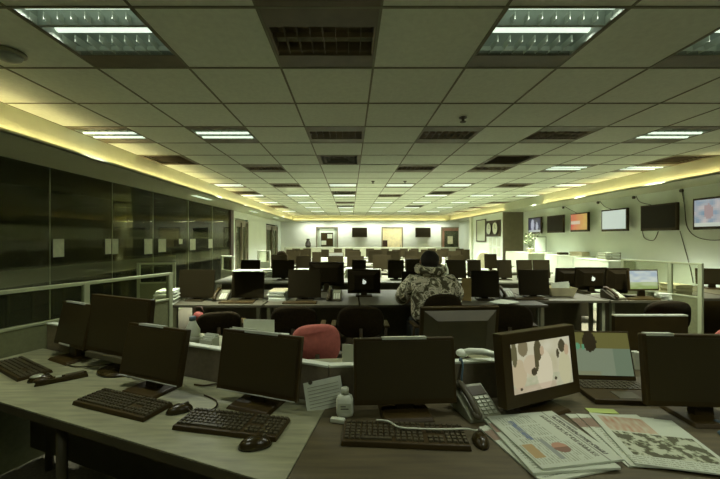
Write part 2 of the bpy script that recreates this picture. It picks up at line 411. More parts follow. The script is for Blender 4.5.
# doors
def door(name, cx, cy, w_, rz, pane, leafm, poster=False, two=False):
    t_ = bpy.data.objects.new(name, None); COL.objects.link(t_); t_.location = (cx, cy, 0); t_.rotation_euler[2] = rz; t_['kind'] = 'structure'
    fr = MB(); fr.box(-w_ / 2, -w_ / 2 + .06, -.02, .1, 0, DZ); fr.box(w_ / 2 - .06, w_ / 2, -.02, .1, 0, DZ); fr.box(-w_ / 2, w_ / 2, -.02, .1, DZ - .06, DZ)
    if two: fr.box(-.03, .03, -.02, .1, 0, DZ)
    fr.build('door_frame', 'door_frame', t_)
    lf = MB(); a = w_ / 2 - .06; lf.box(-a, a, .03, .07, .0, .5); lf.box(-a, -a + .12, .03, .07, .5, DZ - .06); lf.box(a - .12, a, .03, .07, .5, DZ - .06); lf.box(-a, a, .03, .07, DZ - .2, DZ - .06)
    lf.build('leaf', leafm, t_)
    B(-a + .12, a - .12, .045, .055, .5, DZ - .2).build('pane', pane, t_)
    MB().cyl((a - .07, -.01, 1.0), (a - .07, -.01, 1.15), .012).build('handle', 'silver', t_)
    return t_
d1 = door('door_1', (dx[0][0] + dx[0][1]) / 2, YF, 1.14, 0, 'wall', 'wall_dim')
d2 = door('door_2', (dx[1][0] + dx[1][1]) / 2, YF, 1.12, 0, 'warmroom_glow', 'warmroom_glow')
d3 = door('door_3', (dx[2][0] + dx[2][1]) / 2, YF, 1.09, 0, 'glass_door', 'door_red')
door('door_4', XL, (ld[0][0] + ld[0][1]) / 2, 1.4, R(90), 'glass_door', 'door_frame', two=True)
door('door_5', XL, (ld[1][0] + ld[1][1]) / 2, 2.4, R(90), 'glass_door', 'door_frame', two=True)
struct(B(-5.2, -5.1, 10.9, YF, 0, 2.6).build('wall_corridor', 'wall_dim')); struct(B(-2, 5.8, 19.6, 19.7, 0, 2.6).build('wall_far_back', 'wall_dim'))
bp = thing('checkered_poster', 'black poster with white squares on the left door of the far wall', 'poster', (X(327, YF), YF - .03, Zp(239.5, YF)))
B(-.32, .32, 0, .01, -.35, .35).build('sheet', 'black', bp)
for (a, b) in ((-.3, -.28), (.02, .06)): B(a, a + .26, -.006, 0, b, b + .22).build('white_square', 'white', bp)
B(-.12, .12, -.03, 0, -.17, .17).build('notice_board', 'brown', loc=(X(385, YF), YF - .03, Zp(243.5, YF))); tag(bpy.data.objects['notice_board'], 'small dark notice board by the bright yellow doorway', 'board')
B(-.13, .13, -.02, 0, -.2, .2).build('notice_sheet', 'cream', loc=(X(450, YF), YF - .02, Zp(240, YF))); tag(bpy.data.objects['notice_sheet'], 'cream notice sheet on the reddish brown door', 'notice')

# ================================================================== televisions
def tv(loc, rz, w_, h_, label, fn=None, cat='television', group=None, tilt=0, white=False):
    t_ = thing('television', label, cat, loc, rz, group)
    M = RX(R(tilt)); e = .028
    fr = MB(); fr.box(-w_ / 2, w_ / 2, -.03, .02, -h_ / 2, h_ / 2, M)
    fr.box(-w_ / 2 + .08, w_ / 2 - .08, .02, .06, -h_ / 2 + .06, h_ / 2 - .06, M)
    fr.build('casing', 'black', t_, bevel=.006)
    if fn: paint('screen', w_ - 2 * e, h_ - 2 * e - .02, 24, 14, fn, 'display', t_, M @ T((0, -.0325, .008)))
    else: B(-w_ / 2 + e, w_ / 2 - e, -.0335, -.031, -h_ / 2 + e + .02, h_ / 2 - e, M).build('screen', 'tv_glass', t_)
    B(-w_ / 2 + .1, w_ / 2 - .1, -.034, -.03, -h_ / 2 + .006, -h_ / 2 + .018, M).build('speaker_grille', 'darkgrey', t_)
    B(-.1, .1, .06, .17, -.08, .08).build('wall_bracket', 'darkgrey', t_)
    return t_
def mixc(a, b, t_): return tuple(a[i] * (1 - t_) + b[i] * t_ for i in range(3))
def pic1(u, v):
    n_ = noise.noise(Vector((u * 6, v * 5, 1))); c = mixc((.20, .30, .38), (.50, .46, .44), .5 + n_)
    if ell_in(u, v, .35, .45, .12, .28): c = (.36, .27, .27)
    if ell_in(u, v, .75, .55, .14, .3): c = (.26, .30, .36)
    if v > .85: c = (.55, .60, .50)
    return tuple(max(0.02, q) for q in c)
def pic3(u, v): return (.60, .70, .60)
def pic4(u, v):
    c = mixc((.60, .13, .08), (.62, .42, .10), u + .25 * noise.noise(Vector((u * 5, v * 5, 3))))
    if .45 < v < .62 and u < .6: c = (.62, .52, .38)
    return c
def pic6(u, v):
    c = (.03, .03, .07)
    if ell_in(u, v, .35, .5, .14, .42) or ell_in(u, v, .72, .6, .1, .3): c = (.45, .48, .55)
    if v > .85: c = (.5, .55, .5)
    return c
tvs = [(5.02, 5.72, 2.12, 1.63, pic1, 'wall television showing a bluish picture, nearest on the right wall'), (6.0, 6.75, 2.10, 1.63, None, 'wall television with a dark screen between the blue and the white televisions'),
       (7.08, 7.80, 2.10, 1.64, pic3, 'wall television with a blank white screen'), (8.24, 8.90, 2.10, 1.65, pic4, 'wall television with an orange and red picture'),
       (9.2, 9.95, 2.10, 1.64, None, 'wall television with a dark screen beyond the orange one'), (10.27, 11.0, 2.11, 1.63, pic6, 'wall television with a blue and white picture nearest the brown pillar')]
for y0, y1, z1, z0, fn, lab in tvs:
    y0 *= .973; y1 *= .973
    t_ = tv((XR - .17, (y0 + y1) / 2, (z0 + z1) / 2), R(-90), y1 - y0, z1 - z0, lab, fn, group='televisions along the right wall')
for px, lab in ((359.5, 'dark television on the far wall between the two left doorways'), (422.3, 'dark television on the far wall left of the reddish brown door')):
    tv((X(px, YF), YF - .17, Zp(232.5, YF)), 0, .78, .50, lab, group='televisions on the far wall')
def cable(pts, r, label, m='darkgrey', name='power_cable'):
    P = [Vector(p) for p in pts]; out = []
    for i in range(len(P) - 1):
        p0 = P[max(i - 1, 0)]; p1 = P[i]; p2 = P[i + 1]; p3 = P[min(i + 2, len(P) - 1)]
        for k in range(6):
            t_ = k / 6; out.append(.5 * ((2 * p1) + (p2 - p0) * t_ + (2 * p0 - 5 * p1 + 4 * p2 - p3) * t_ ** 2 + (3 * p1 - p0 - 3 * p2 + p3) * t_ ** 3))
    out.append(P[-1]); return tag(MB().tube(out, r).build(name, m, smooth=True), label, 'cable')
xw = XR - .012
cable([(xw, 5.95, 2.33), (xw, 5.9, 2.05), (xw, 5.85, 1.68), (xw, 5.65, 1.5), (xw, 5.3, 1.48), (xw, 5.25, 1.66)], .006, 'thin cable looping down the wall beside the bluish television')
cable([(xw, 5.98, 1.62), (xw, 5.9, 1.35), (xw, 5.8, 1.0), (xw, 5.75, .76)], .006, 'thin cable hanging below the dark television next to the bluish one')
cable([(xw, 6.9, 2.33), (xw, 6.8, 2.2), (xw, 6.55, 2.12)], .006, 'short cable from the soffit to the top of the nearer dark television')
cable([(xw, 6.75, 1.66), (xw, 6.7, 1.50), (xw, 6.5, 1.46), (xw, 6.4, 1.62)], .006, 'short cable loop under the nearer dark television')
cable([(xw, 7.9, 2.33), (xw, 7.75, 2.2), (xw, 7.55, 2.12)], .006, 'short cable from the soffit to the top of the blank white television')
cable([(xw, 9.2, 2.33), (xw, 8.95, 2.22), (xw, 8.7, 2.12)], .006, 'short cable from the soffit to the top of the orange television')
for y, lab in ((5.95, 'nearest the camera'), (6.95, 'above the nearer dark television'), (7.95, 'above the blank white television'), (9.25, 'above the orange television')):
    o = MB().cyl((XR - .03, y, ZS - .04), (XR, y, ZS - .04), .03).build('cable_hook', 'darkgrey'); tag(o, 'small dark cable hook under the right soffit, ' + lab, 'hook')
# clocks on a black board, framed blind panel, notices
ck = thing('clock_board', 'black board behind the two white wall clocks', 'board', (4.97, 12.15, 1.83), 0)
B(-.02, 0, -.62, .55, -.28, .28).build('board', 'black', ck)
for y, lab in ((11.88, 'round white wall clock, the one nearer the brown pillar'), (12.42, 'round white wall clock, the one farther from the brown pillar')):
    c = thing('wall_clock', lab, 'clock', (4.945, y, 1.83), R(-90), 'wall clocks')
    MB().cyl((0, 0, 0), (0, -.03, 0), .215, n=28).build('rim', 'darkgrey', c)
    MB().cyl((0, -.03, 0), (0, -.034, 0), .195, n=28).build('face', 'white', c)
    h = MB(); h.box(-.006, .006, -.038, -.034, 0, .13); h.box(0, .09, -.038, -.034, -.006, .006); h.build('hands', 'black', c)
bl = thing('wall_panel', 'pale framed board on the wall beyond the two clocks', 'board', (4.965, 13.25, 1.78))
B(-.02, .0, -.5, .48, -.42, .42).build('frame', 'darkgrey', bl); B(-.03, -.02, -.42, .34, -.38, .38).build('sheet', 'wall_dim', bl)
nn = ['top left', 'top middle', 'top right', 'lower left', 'lower middle', 'lower right']
for i in range(6):
    o = B(-.01, 0, -.12, .12, -.14, .14).build('wall_notice', 'white', loc=(4.978, 12.4 - (i % 3) * .34, 1.36 - (i // 3) * .36 + .03 * (i % 2)), rotz=0)
    tag(o, 'white notice sheet under the clocks, %s of the six' % nn[i], 'notice', 'notices under the clocks')
# sheets stuck on the glass wall
gp = [(54, 65, 239, 257), (106, 112, 239, 254), (113, 119, 239, 254), (145, 153, 239, 254), (159, 166.5, 239, 252), (179.5, 183, 239, 244), (190.5, 196, 239, 250), (209, 213, 239, 248)]
on_ = ['first', 'second', 'third', 'fourth', 'fifth', 'sixth', 'seventh', 'eighth']
for i, (a, b, c, e) in enumerate(gp):
    d0 = -3.585 * F / (a - 350); d1_ = -3.585 * F / (b - 350); dm_ = (d0 + d1_) / 2
    o = B(0, .002, d0 - dm_, d1_ - dm_, Zp(e, dm_) - 1.4, Zp(c, dm_) - 1.4).build('paper_sheet', 'paper', loc=(-3.597, dm_, 1.4))
    tag(o, 'pale sheet of paper taped to the glass wall, %s from the near end' % on_[i], 'paper', 'sheets taped to the glass wall')
# objects in the dark room behind the glass
for i, (y, lab) in enumerate(((3.2, 'nearest'), (5.0, 'second'), (6.8, 'third'), (8.6, 'farthest'))):
    t_ = thing('side_table', 'long dark table seen through the glass wall, %s of four' % lab, 'table', (-5.2, y, 0), 0, 'tables behind the glass wall')
    B(-.7, .7, -.4, .4, .70, .74).build('table_top', 'desk_mid', t_)
    for sx in (-.65, .65):
        for sy in (-.35, .35): B(sx - .02, sx + .02, sy - .02, sy + .02, 0, .7).build('leg', 'grey', t_)

# ================================================================== monitors and small kit
def monitor(label, loc, rz, w_=.43, h_=.265, zb=.05, tilt=10, strips=None, back=False, fn=None, basem='black', round_base=False, group=None, bar=False, cat='monitor', depth=.03, logo=False, e=.014, mb='black', ms='screen_off'):
    """front faces -y; zb = gap between desk and the lower edge"""
    t_ = thing('monitor', label, cat, loc, rz, group)
    M = T((0, 0, zb)) @ RX(R(-tilt if not back else -tilt))
    c = MB(); c.box(-w_ / 2, w_ / 2, -depth, 0, 0, h_, M)
    c.build('casing', mb, t_, bevel=.004)
    bk = MB(); bk.add([(-w_ / 2 + .02, 0, .02), (w_ / 2 - .02, 0, .02), (w_ / 2 - .02, 0, h_ - .02), (-w_ / 2 + .02, 0, h_ - .02), (-w_ / 2 + .09, .04, .06), (w_ / 2 - .09, .04, .06), (w_ / 2 - .09, .04, h_ - .07), (-w_ / 2 + .09, .04, h_ - .07)],
                      [(0, 1, 5, 4), (1, 2, 6, 5), (2, 3, 7, 6), (3, 0, 4, 7), (4, 5, 6, 7)], M)
    bk.build('back_cover', 'darkgrey' if back and mb == 'black' else mb, t_)
    if fn: paint('screen', w_ - 2 * e, h_ - 2 * e - .008, 90, 56, fn, 'display', t_, M @ T((0, -depth - .0015, h_ / 2 + .004)))
    else: B(-w_ / 2 + e, w_ / 2 - e, -depth - .002, -depth, e + .008, h_ - e, M).build('screen', ms, t_)
    if strips:
        for (x0, x1, top) in strips:
            z0, z1 = (h_ - .007, h_ + .004) if top else ((.004, .014) if x1 - x0 < .6 else (.001, .0045))
            B(x0 * w_, x1 * w_, -depth - .003, -.004, z0, z1, M).build('silver_trim', 'silver_plastic', t_)
    if bar: B(-w_ / 2 + .03, w_ / 2 - .03, -.05, -.005, -.035, -.002, M).build('speaker_bar', 'darkgrey', t_, bevel=.006)
    nk = MB(); nk.frustum((-.04, .04, -.005, .035, .012), (-.03, .03, .0, .03, zb + .1)); nk.build('stand', mb, t_, bevel=.003)
    if round_base: MB().lathe([(.125, 0), (.12, .01), (.06, .018), (.02, .02)], 28, sy=.8).build('base', 'black_gloss', t_, True)
    else: MB().frustum((-.11, .11, -.09, .09, 0), (-.10, .10, -.08, .08, .014)).build('base', mb, t_, bevel=.003)
    if logo:
        lg = MB(); y = .0405; s_ = .027
        pts = [(math.cos(a) * s_ * (1 + .08 * math.cos(2 * a)), math.sin(a) * s_) for a in [2 * math.pi * k / 24 for k in range(24)]]
        pts = [(x, z) if not (x > .012 and abs(z) < .012) else (x - .010, z) for x, z in pts]
        lg.add([(x, y, z + h_ / 2) for x, z in pts] + [(x, y + .002, z + h_ / 2) for x, z in pts], [tuple(range(24)), tuple(range(24, 48))] + [(i, (i + 1) % 24, 24 + (i + 1) % 24, 24 + i) for i in range(24)], M)
        lg.add([(0.0, y, h_ / 2 + .025), (.012, y, h_ / 2 + .028), (.016, y, h_ / 2 + .042), (.004, y, h_ / 2 + .038)], [(0, 1, 2, 3)], M)
        lg.build('fruit_logo', 'logo_glow', t_)
    return t_
def keyboard(label, x, y, rz, L=.44, D=.155, z=.742, group='black keyboards on the front desk', keys=True):
    t_ = thing('keyboard', label, 'keyboard', (x, y, z), rz, group)
    MB().frustum((-L / 2, L / 2, -D / 2, D / 2, 0), (-L / 2 + .004, L / 2 - .004, -D / 2 + .004, D / 2 - .006, .018)).build('case', 'black', t_, bevel=.003)
    if keys:
        k = MB()
        rows = 6
        for r_ in range(rows):
            yy = -D / 2 + .016 + r_ * .0205 + (.006 if r_ == 5 else 0)
            for blk, n_, x0 in ((0, 14, -L / 2 + .012), (1, 3, -L / 2 + .30 * L / .44), (2, 4, -L / 2 + .362 * L / .44)):
                if blk == 1 and r_ in (2,): continue
                i = 0
                while i < n_:
                    if blk == 0 and r_ == 0 and i == 3:
                        k.frustum((x0 + 3 * .0198, x0 + 9 * .0198 - .002, yy, yy + .0175, .018), (x0 + 3 * .0198 + .002, x0 + 9 * .0198 - .004, yy + .002, yy + .0155, .025)); i = 9; continue
                    a = x0 + i * .0198 * L / .44 * (1 if blk == 0 else .95)
                    k.frustum((a, a + .0172, yy, yy + .0175, .018), (a + .002, a + .0150, yy + .002, yy + .0155, .025)); i += 1
        k.build('keys', 'key', t_)
    return t_
def mouse(label, x, y, rz, z=.742, m='black_gloss', silver=False, s=1):
    t_ = thing('computer_mouse', label, 'mouse', (x, y, z), rz, 'computer mice on the front desk')
    prof = [(math.cos(a), math.sin(a)) for a in [math.pi / 2 * k / 6 for k in range(7)]]
    MB().lathe([(.031 * c + .0005, .034 * q) for c, q in prof], 20, M=Matrix.Diagonal((1 * s, 1.75 * s, 1 * s, 1))).build('shell', m, t_, True)
    MB().cyl((-.004, .030 * s, .028 * s), (.004, .030 * s, .028 * s), .009, n=12).build('scroll_wheel', 'darkgrey', t_)
    if silver: MB().lathe([(.022 * c + .0005, .012 * q) for c, q in prof], 16, M=T((0, -.01, .024)) @ Matrix.Diagonal((1, 1.5, 1, 1))).build('palm_cover', 'silver', t_, True)
    return t_
def phone(label, loc, rz, m='darkgrey', s=1, group=None, handset='black', keym='silver'):
    t_ = thing('telephone', label, 'telephone', loc, rz, group); t_.scale = (s, s, s)
    # wedge body: side outline in y-z
    def wedge(x0, x1, pr): 
        n_ = len(pr); return MB().add([(x0, *p) for p in pr] + [(x1, *p) for p in pr], [tuple(range(n_)), tuple(range(2 * n_ - 1, n_ - 1, -1))] + [(i, n_ + i, n_ + (i + 1) % n_, (i + 1) % n_) for i in range(n_)])
    wedge(-.09, .09, [(-.10, 0), (.10, 0), (.10, .10), (.08, .115), (-.10, .02)]).build('body', m, t_, bevel=.004)
    A = math.atan2(.095, .18); MM = T((0, -.10, .02)) @ RX(A)
    B(-.015, .08, .13, .185, .0, .004, MM).build('display', 'screen_off' if keym == 'silver' else 'grey', t_)
    k = MB()
    for i in range(3):
        for j in range(5): k.box(-.005 + i * .028, .017 + i * .028, .014 + j * .022, .030 + j * .022, 0, .007, MM)
    k.build('keypad', keym, t_, bevel=.001)
    hs = MB().tube([(-.055, .0, .018), (-.055, .02, .035), (-.055, .10, .04), (-.055, .18, .035), (-.055, .205, .018)], .017, 8, MM)
    hs.ell((-.055, .01, .02), .026, .028, .018, M=MM); hs.ell((-.055, .19, .02), .026, .028, .018, M=MM)
    hs.build('handset', handset, t_, True)
    return t_

# ------------------------------------------------------------------ front desk
LE = [(-2.115, 2.41), (-2.323, 1.895), (-.208, 1.07), (-.104, 1.60)]
RI = [(-.10, 1.60), (-.204, 1.07), (2.7, 1.02), (2.7, 2.1), (1.0, 2.1), (1.0, 1.69)]
def desk_poly(label, poly, m, legs, panels):
    t_ = thing('office_desk', label, 'desk', (0, 0, 0))
    MB().prism(poly, .734, .741).build('desktop', m, t_, bevel=.002)
    eg = MB(); eg.prism([(a * .999 + 0, b * .999) for a, b in poly], .700, .734); eg.build('underframe', 'desk_edge', t_)
    for (x, y) in legs: MB().cyl((x, y, 0), (x, y, .70), .022).build('leg', 'desk_edge', t_, True)
    for p in panels: MB().prism(p, .12, .69).build('modesty_panel', 'desk_edge', t_)
    return t_
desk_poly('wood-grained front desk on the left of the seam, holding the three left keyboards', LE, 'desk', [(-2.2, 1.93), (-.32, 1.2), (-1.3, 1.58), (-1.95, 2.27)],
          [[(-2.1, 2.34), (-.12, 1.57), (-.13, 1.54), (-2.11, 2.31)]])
desk_poly('shade-toned wood-grained front desk on the right of the seam, holding the newspapers', RI, 'desk_right_shaded', [(.1, 1.12), (1.4, 1.12), (2.6, 1.12)],
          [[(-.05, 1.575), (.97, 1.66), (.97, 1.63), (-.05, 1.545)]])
def low_panel(label, p0, p1, z1=.915, z0=.1, th=.035, body='panel', cap='capwhite'):
    p0 = Vector(p0); p1 = Vector(p1); v = p1 - p0; L = v.length; rz = math.atan2(v.y, v.x)
    t_ = thing('desk_divider', label, 'partition', (*p0, 0), rz)
    B(0, L, 0, th, z0, z1 - .012).build('panel', body, t_); B(-.0, L, -.004, th + .004, z1 - .012, z1).build('cap', cap, t_, bevel=.003)
    return t_
low_panel('low brown divider with white top behind the two left black monitors', (-2.09, 2.415), (-.10, 1.607))
low_panel('low brown divider with white top behind the middle monitor and grey telephone', (-.095, 1.607), (.99, 1.70))
def glass_part(label, p0, p1, z1, zm, posts, th=.03, zb=0, body='panel_olive', rail='railolive', name='glass_partition'):
    p0 = Vector(p0); p1 = Vector(p1); v = p1 - p0; L = v.length; rz = math.atan2(v.y, v.x)
    t_ = thing(name, label, 'partition', (*p0, 0), rz)
    B(0, L, -th / 2, th / 2, zb, zm).build('lower_panel', body, t_); B(0, L, -th / 2 - .004, th / 2 + .004, zm, zm + .02).build('middle_rail', rail, t_, bevel=.003)
    B(0, L, -.003, .003, zm + .02, z1 - .02).build('pane', 'glass_clear', t_)
    B(0, L, -th / 2 - .004, th / 2 + .004, z1 - .025, z1).build('top_rail', rail, t_, bevel=.003)
    for s_ in posts: B(s_ * L - .02, s_ * L + .02, -th / 2 - .006, th / 2 + .006, zb, z1).build('post', rail, t_, bevel=.003)
    return t_
glass_part('glazed partition with olive rails at the left end of the front desk', (-2.39, 1.8), (-1.742, 3.42), 1.165, .90, (.55, .985))
# opposite desks behind the dividers
def rect_desk(label, x0, x1, y0, y1, z=.74, m='desk_mid', group=None, loc=None, rz=0, modesty=True, legm='grey'):
    cx, cy = (x0 + x1) / 2, (y0 + y1) / 2; t_ = thing('office_desk', label, 'desk', loc or (cx, cy, 0), rz, group)
    a, b = (x1 - x0) / 2, (y1 - y0) / 2
    B(-a, a, -b, b, z - .03, z).build('desktop', m, t_, bevel=.003)
    for sx in (-1, 1):
        for sy in (-1, 1): B(sx * (a - .05) - .02, sx * (a - .05) + .02, sy * (b - .05) - .02, sy * (b - .05) + .02, 0, z - .03).build('leg', legm, t_)
    if modesty: B(-a, a, -.012, .012, .04, z - .03).build('modesty_panel', 'desk_edge', t_)
    return t_
nx, ny = .371, .928
c0 = Vector((-1.20, 2.095)) + Vector((nx, ny)) * .37
rect_desk('desk on the far side of the left low divider, carrying papers and bottle', -.66, .66, -.29, .29, loc=(c0.x, c0.y, 0), rz=R(-22), modesty=False, m='desk')
rect_desk('desk on the far side of the middle divider beside the red chair', 0, 1.16, 0, .50, loc=(.34, 2.0, 0), rz=R(5), modesty=False, m='desk')

low_panel('dark low divider with pale top edge in front of the landscape screen desk', (X(615, 2.66), 2.66), (X(688, 2.66), 2.66), body='black', cap='capwhite')
# monitors of the front desk
ZD = .742
monitor('black monitor with silver trims at the left end of the front desk', (-1.745, 2.205, ZD), R(-27), .35, .27, .075, 12, strips=[(-.38, -.05 + .3, True), (-.30, .05, False)])
monitor('large black monitor on a round base, behind the left keyboards', (-1.32, 2.0, ZD), R(-23.5), .52, .325, .095, 6, round_base=True, bar=True)
monitor('black monitor with a silver top trim, in front of the large round-based one', (-.99, 1.75, ZD), R(-22), .41, .262, .05, 12, strips=[(-.30, .12, True), (-.48, .48, False)])
monitor('black monitor with a silver top trim, nearest to the red chair', (-.42, 1.60, ZD), R(-20), .425, .275, .045, 10, strips=[(-.20, .22, True), (-.48, .48, False)])
monitor('wide black monitor facing the camera above the white cable', (.238, 1.525, ZD), R(3), .445, .277, .042, 8, strips=[(-.22, .22, True)])
monitor('large black monitor seen from behind, across the middle divider', (.655, 2.12, ZD), R(184), .48, .30, .05, 8, back=True)
def people(u, v):
    c = mixc((.50, .47, .30), (.60, .58, .42), noise.noise(Vector((u * 5, v * 4, 5))) + .5)
    if v > .72: c = mixc((.40, .42, .26), (.52, .50, .34), noise.noise(Vector((u * 12, v * 12, 5))) + .5)
    # pale clothes
    if ell_in(u, v, .10, .62, .12, .30): c = (.50, .42, .26)
    if ell_in(u, v, .30, .46, .12, .20): c = (.54, .46, .30)
    if ell_in(u, v, .52, .62, .14, .42): c = (.63, .58, .40)
    if ell_in(u, v, .88, .66, .11, .36): c = (.52, .50, .30)
    # hair and heads
    if ell_in(u, v, .045, .20, .045, .26): c = (.12, .11, .05)
    if ell_in(u, v, .19, .10, .08, .18): c = (.20, .17, .09)
    if ell_in(u, v, .43, .20, .065, .22) or ell_in(u, v, .40, .42, .035, .2): c = (.08, .07, .03)
    if ell_in(u, v, .50, .22, .035, .10): c = (.48, .37, .23)
    if ell_in(u, v, .85, .18, .06, .14) or ell_in(u, v, .77, .33, .025, .10): c = (.07, .06, .03)
    if ell_in(u, v, .93, .28, .04, .12): c = (.48, .36, .22)
    if ell_in(u, v, .345, .62, .05, .08): c = (.05, .04, .02)
    if v > .88 and u < .7: c = mixc(c, (.48, .34, .24), .5)
    if ell_in(u, v, .12, .92, .02, .03) or ell_in(u, v, .70, .84, .02, .03): c = (.05, .04, .02)
    return tuple(max(.01, q) for q in c)
monitor('black monitor showing a picture of people, right of the telephone', (.832, 1.565, ZD), R(22.5), .45, .305, .045, 6, fn=people, depth=.05, e=.046)
monitor('black switched-off monitor at the right edge, above the shade-toned desk', (1.49, 1.475, ZD), R(-3), .50, .295, .055, 5, strips=[(-.47, -.25, True)])
# laptop
def lap(u, v):
    c = (.13, .125, .035)
    if v > .36: c = (.19, .23, .15)
    if v > .36 and u > .72: c = (.14, .19, .12)
    if ell_in(u, v, .38, .22, .11, .24): c = (.02, .015, .006)
    if ell_in(u, v, .19, .33, .04, .08) or ell_in(u, v, .27, .34, .03, .06): c = (.10, .28, .15)
    if v > .9 and u < .5: c = mixc(c, (.20, .20, .10), .6)
    return c
lt = thing('laptop', 'open black laptop between the people picture monitor and the switched-off one', 'laptop', (1.305, 1.815, ZD), R(-4))
B(-.17, .17, -.23, .0, 0, .022).build('base', 'black', lt, bevel=.004)
kk = MB()
for r_ in range(5):
    for i in range(13): kk.box(-.15 + i * .0235, -.131 + i * .0235, -.11 + r_ * .020, -.094 + r_ * .020, .022, .026)
kk.build('keys', 'key', lt); B(-.05, .05, -.215, -.14, .0215, .0235).build('touchpad', 'darkgrey', lt)
ML = T((0, 0, .022)) @ RX(R(-14)); B(-.17, .17, -.004, .008, 0, .245, ML).build('lid', 'black', lt, bevel=.003)
paint('screen', .322, .215, 48, 32, lap, 'display', lt, ML @ T((0, -.0055, .130)))
# keyboards and mice
keyboard('black keyboard at the left end, beside the black handset', -1.90, 2.02, R(-31))
keyboard('black keyboard in front of the second silver-trimmed monitor from the left', -1.03, 1.585, R(-20))
keyboard('black keyboard in front of the monitor nearest the red chair', -.475, 1.415, R(-11))
keyboard('black keyboard under the white cable in front of the wide middle monitor', .205, 1.335, R(-4), L=.47)
mouse('black mouse with silver cover by the leftmost keyboard', -1.645, 1.86, R(-60), silver=True)
mouse('black mouse between the second and third keyboards from the left', -.745, 1.53, R(-60))
mouse('black mouse on the bare desk in front of the third keyboard from the left', -.345, 1.275, R(-75), s=1.1)
mouse('black mouse at the right end of the keyboard with the white cable', .485, 1.30, R(-10), s=.95)
hs = thing('telephone_handset', 'black cordless handset lying right of the leftmost keyboard', 'telephone', (-1.53, 1.865, ZD), R(38))
MB().frustum((-.115, .11, -.028, .028, 0), (-.105, .10, -.02, .02, .024)).build('body', 'black_gloss', hs, bevel=.005)
MB().ell((-.085, 0, .022), .035, .026, .014).build('earpiece', 'black', hs, True); B(-.03, -.005, -.015, .015, .024, .0265).build('button', 'silver', hs)
B(.01, .09, -.016, .016, .024, .028).build('keypad', 'key', hs)
# telephone, calendar, bottle, cable
phone('grey desk telephone with raised keypad between the middle and people picture monitors', (.545, 1.525, ZD), R(14), 'grey', .82, None, 'darkgrey', 'silver')
nb = thing('desk_calendar', 'white lined sheet leaning against the divider right of the red chair', 'paper', (-.105, 1.555, ZD), R(10))
Mn = RX(R(-12)); B(-.085, .085, -.004, 0, .0, .125, Mn @ RY(R(-8))).build('sheet', 'paper', nb)
ln = MB()
for k in range(7): ln.box(-.07, .07, -.0055, -.004, .016 + k * .014, .018 + k * .014, Mn @ RY(R(-8)))
ln.build('printed_lines', 'grey', nb); MB().cyl((-.07, -.006, .115), (-.07, .0, .115), .01, M=Mn).build('clip', 'darkgrey', nb)
bt = thing('plastic_bottle', 'small white plastic bottle beside the wide middle monitor', 'bottle', (-.022, 1.50, ZD))
MB().lathe([(.034, 0), (.037, .01), (.037, .07), (.03, .085), (.016, .092)], 20, sy=.7).build('body', 'white', bt, True)
MB().lathe([(.017, .092), (.017, .115), (.008, .12)], 16).build('cap', 'offwhite', bt, True); B(-.026, .026, -.0275, -.0262, .02, .06).build('bottle_label', 'offwhite', bt)
for k in (0, 1): B(-.018, .016 - k * .012, -.0285, -.0275, .036 + k * .010, .040 + k * .010).build('printed_line', 'darkgrey', bt)
cable([(.105, 1.40, .772), (.15, 1.385, .775), (.19, 1.345, .773), (.26, 1.335, .773), (.36, 1.33, .773), (.44, 1.335, .772), (.49, 1.365, .75), (.52, 1.385, .747), (.545, 1.405, .746)], .0035, 'thin white cable lying across the keyboard of the middle monitor', 'offwhite', 'white_cable')
B(-.03, .03, -.012, .012, 0, .018).build('cable_plug', 'offwhite', loc=(-.05, 1.44, ZD), rotz=R(-15), bevel=.004); tag(bpy.data.objects['cable_plug'], 'white plug lying left of the middle keyboard', 'plug')
cable([(-1.75, 2.12, .747), (-1.6, 2.05, .747), (-1.45, 2.08, .747), (-1.38, 2.12, .748)], .0035, 'thin dark cable on the desk below the large round-based monitor', 'key')
cable([(-.80, 1.80, .747), (-.74, 1.78, .75), (-.68, 1.80, .75), (-.62, 1.76, .75), (-.55, 1.72, .75), (-.50, 1.70, .75)], .005, 'dark cable tangle on the desk between the two silver-trimmed monitors', 'black')
cable([(-.70, 1.68, .747), (-.62, 1.62, .747), (-.60, 1.55, .747), (-.66, 1.50, .747), (-.72, 1.54, .755)], .0035, 'mouse cord curling left of the third keyboard', 'black')
cable([(.52, 1.655, .918), (.525, 1.66, .93), (.53, 1.645, .90), (.52, 1.63, .84), (.53, 1.63, .78), (.54, 1.63, .75)], .005, 'bluish cable hanging over the divider behind the telephone', 'blue')
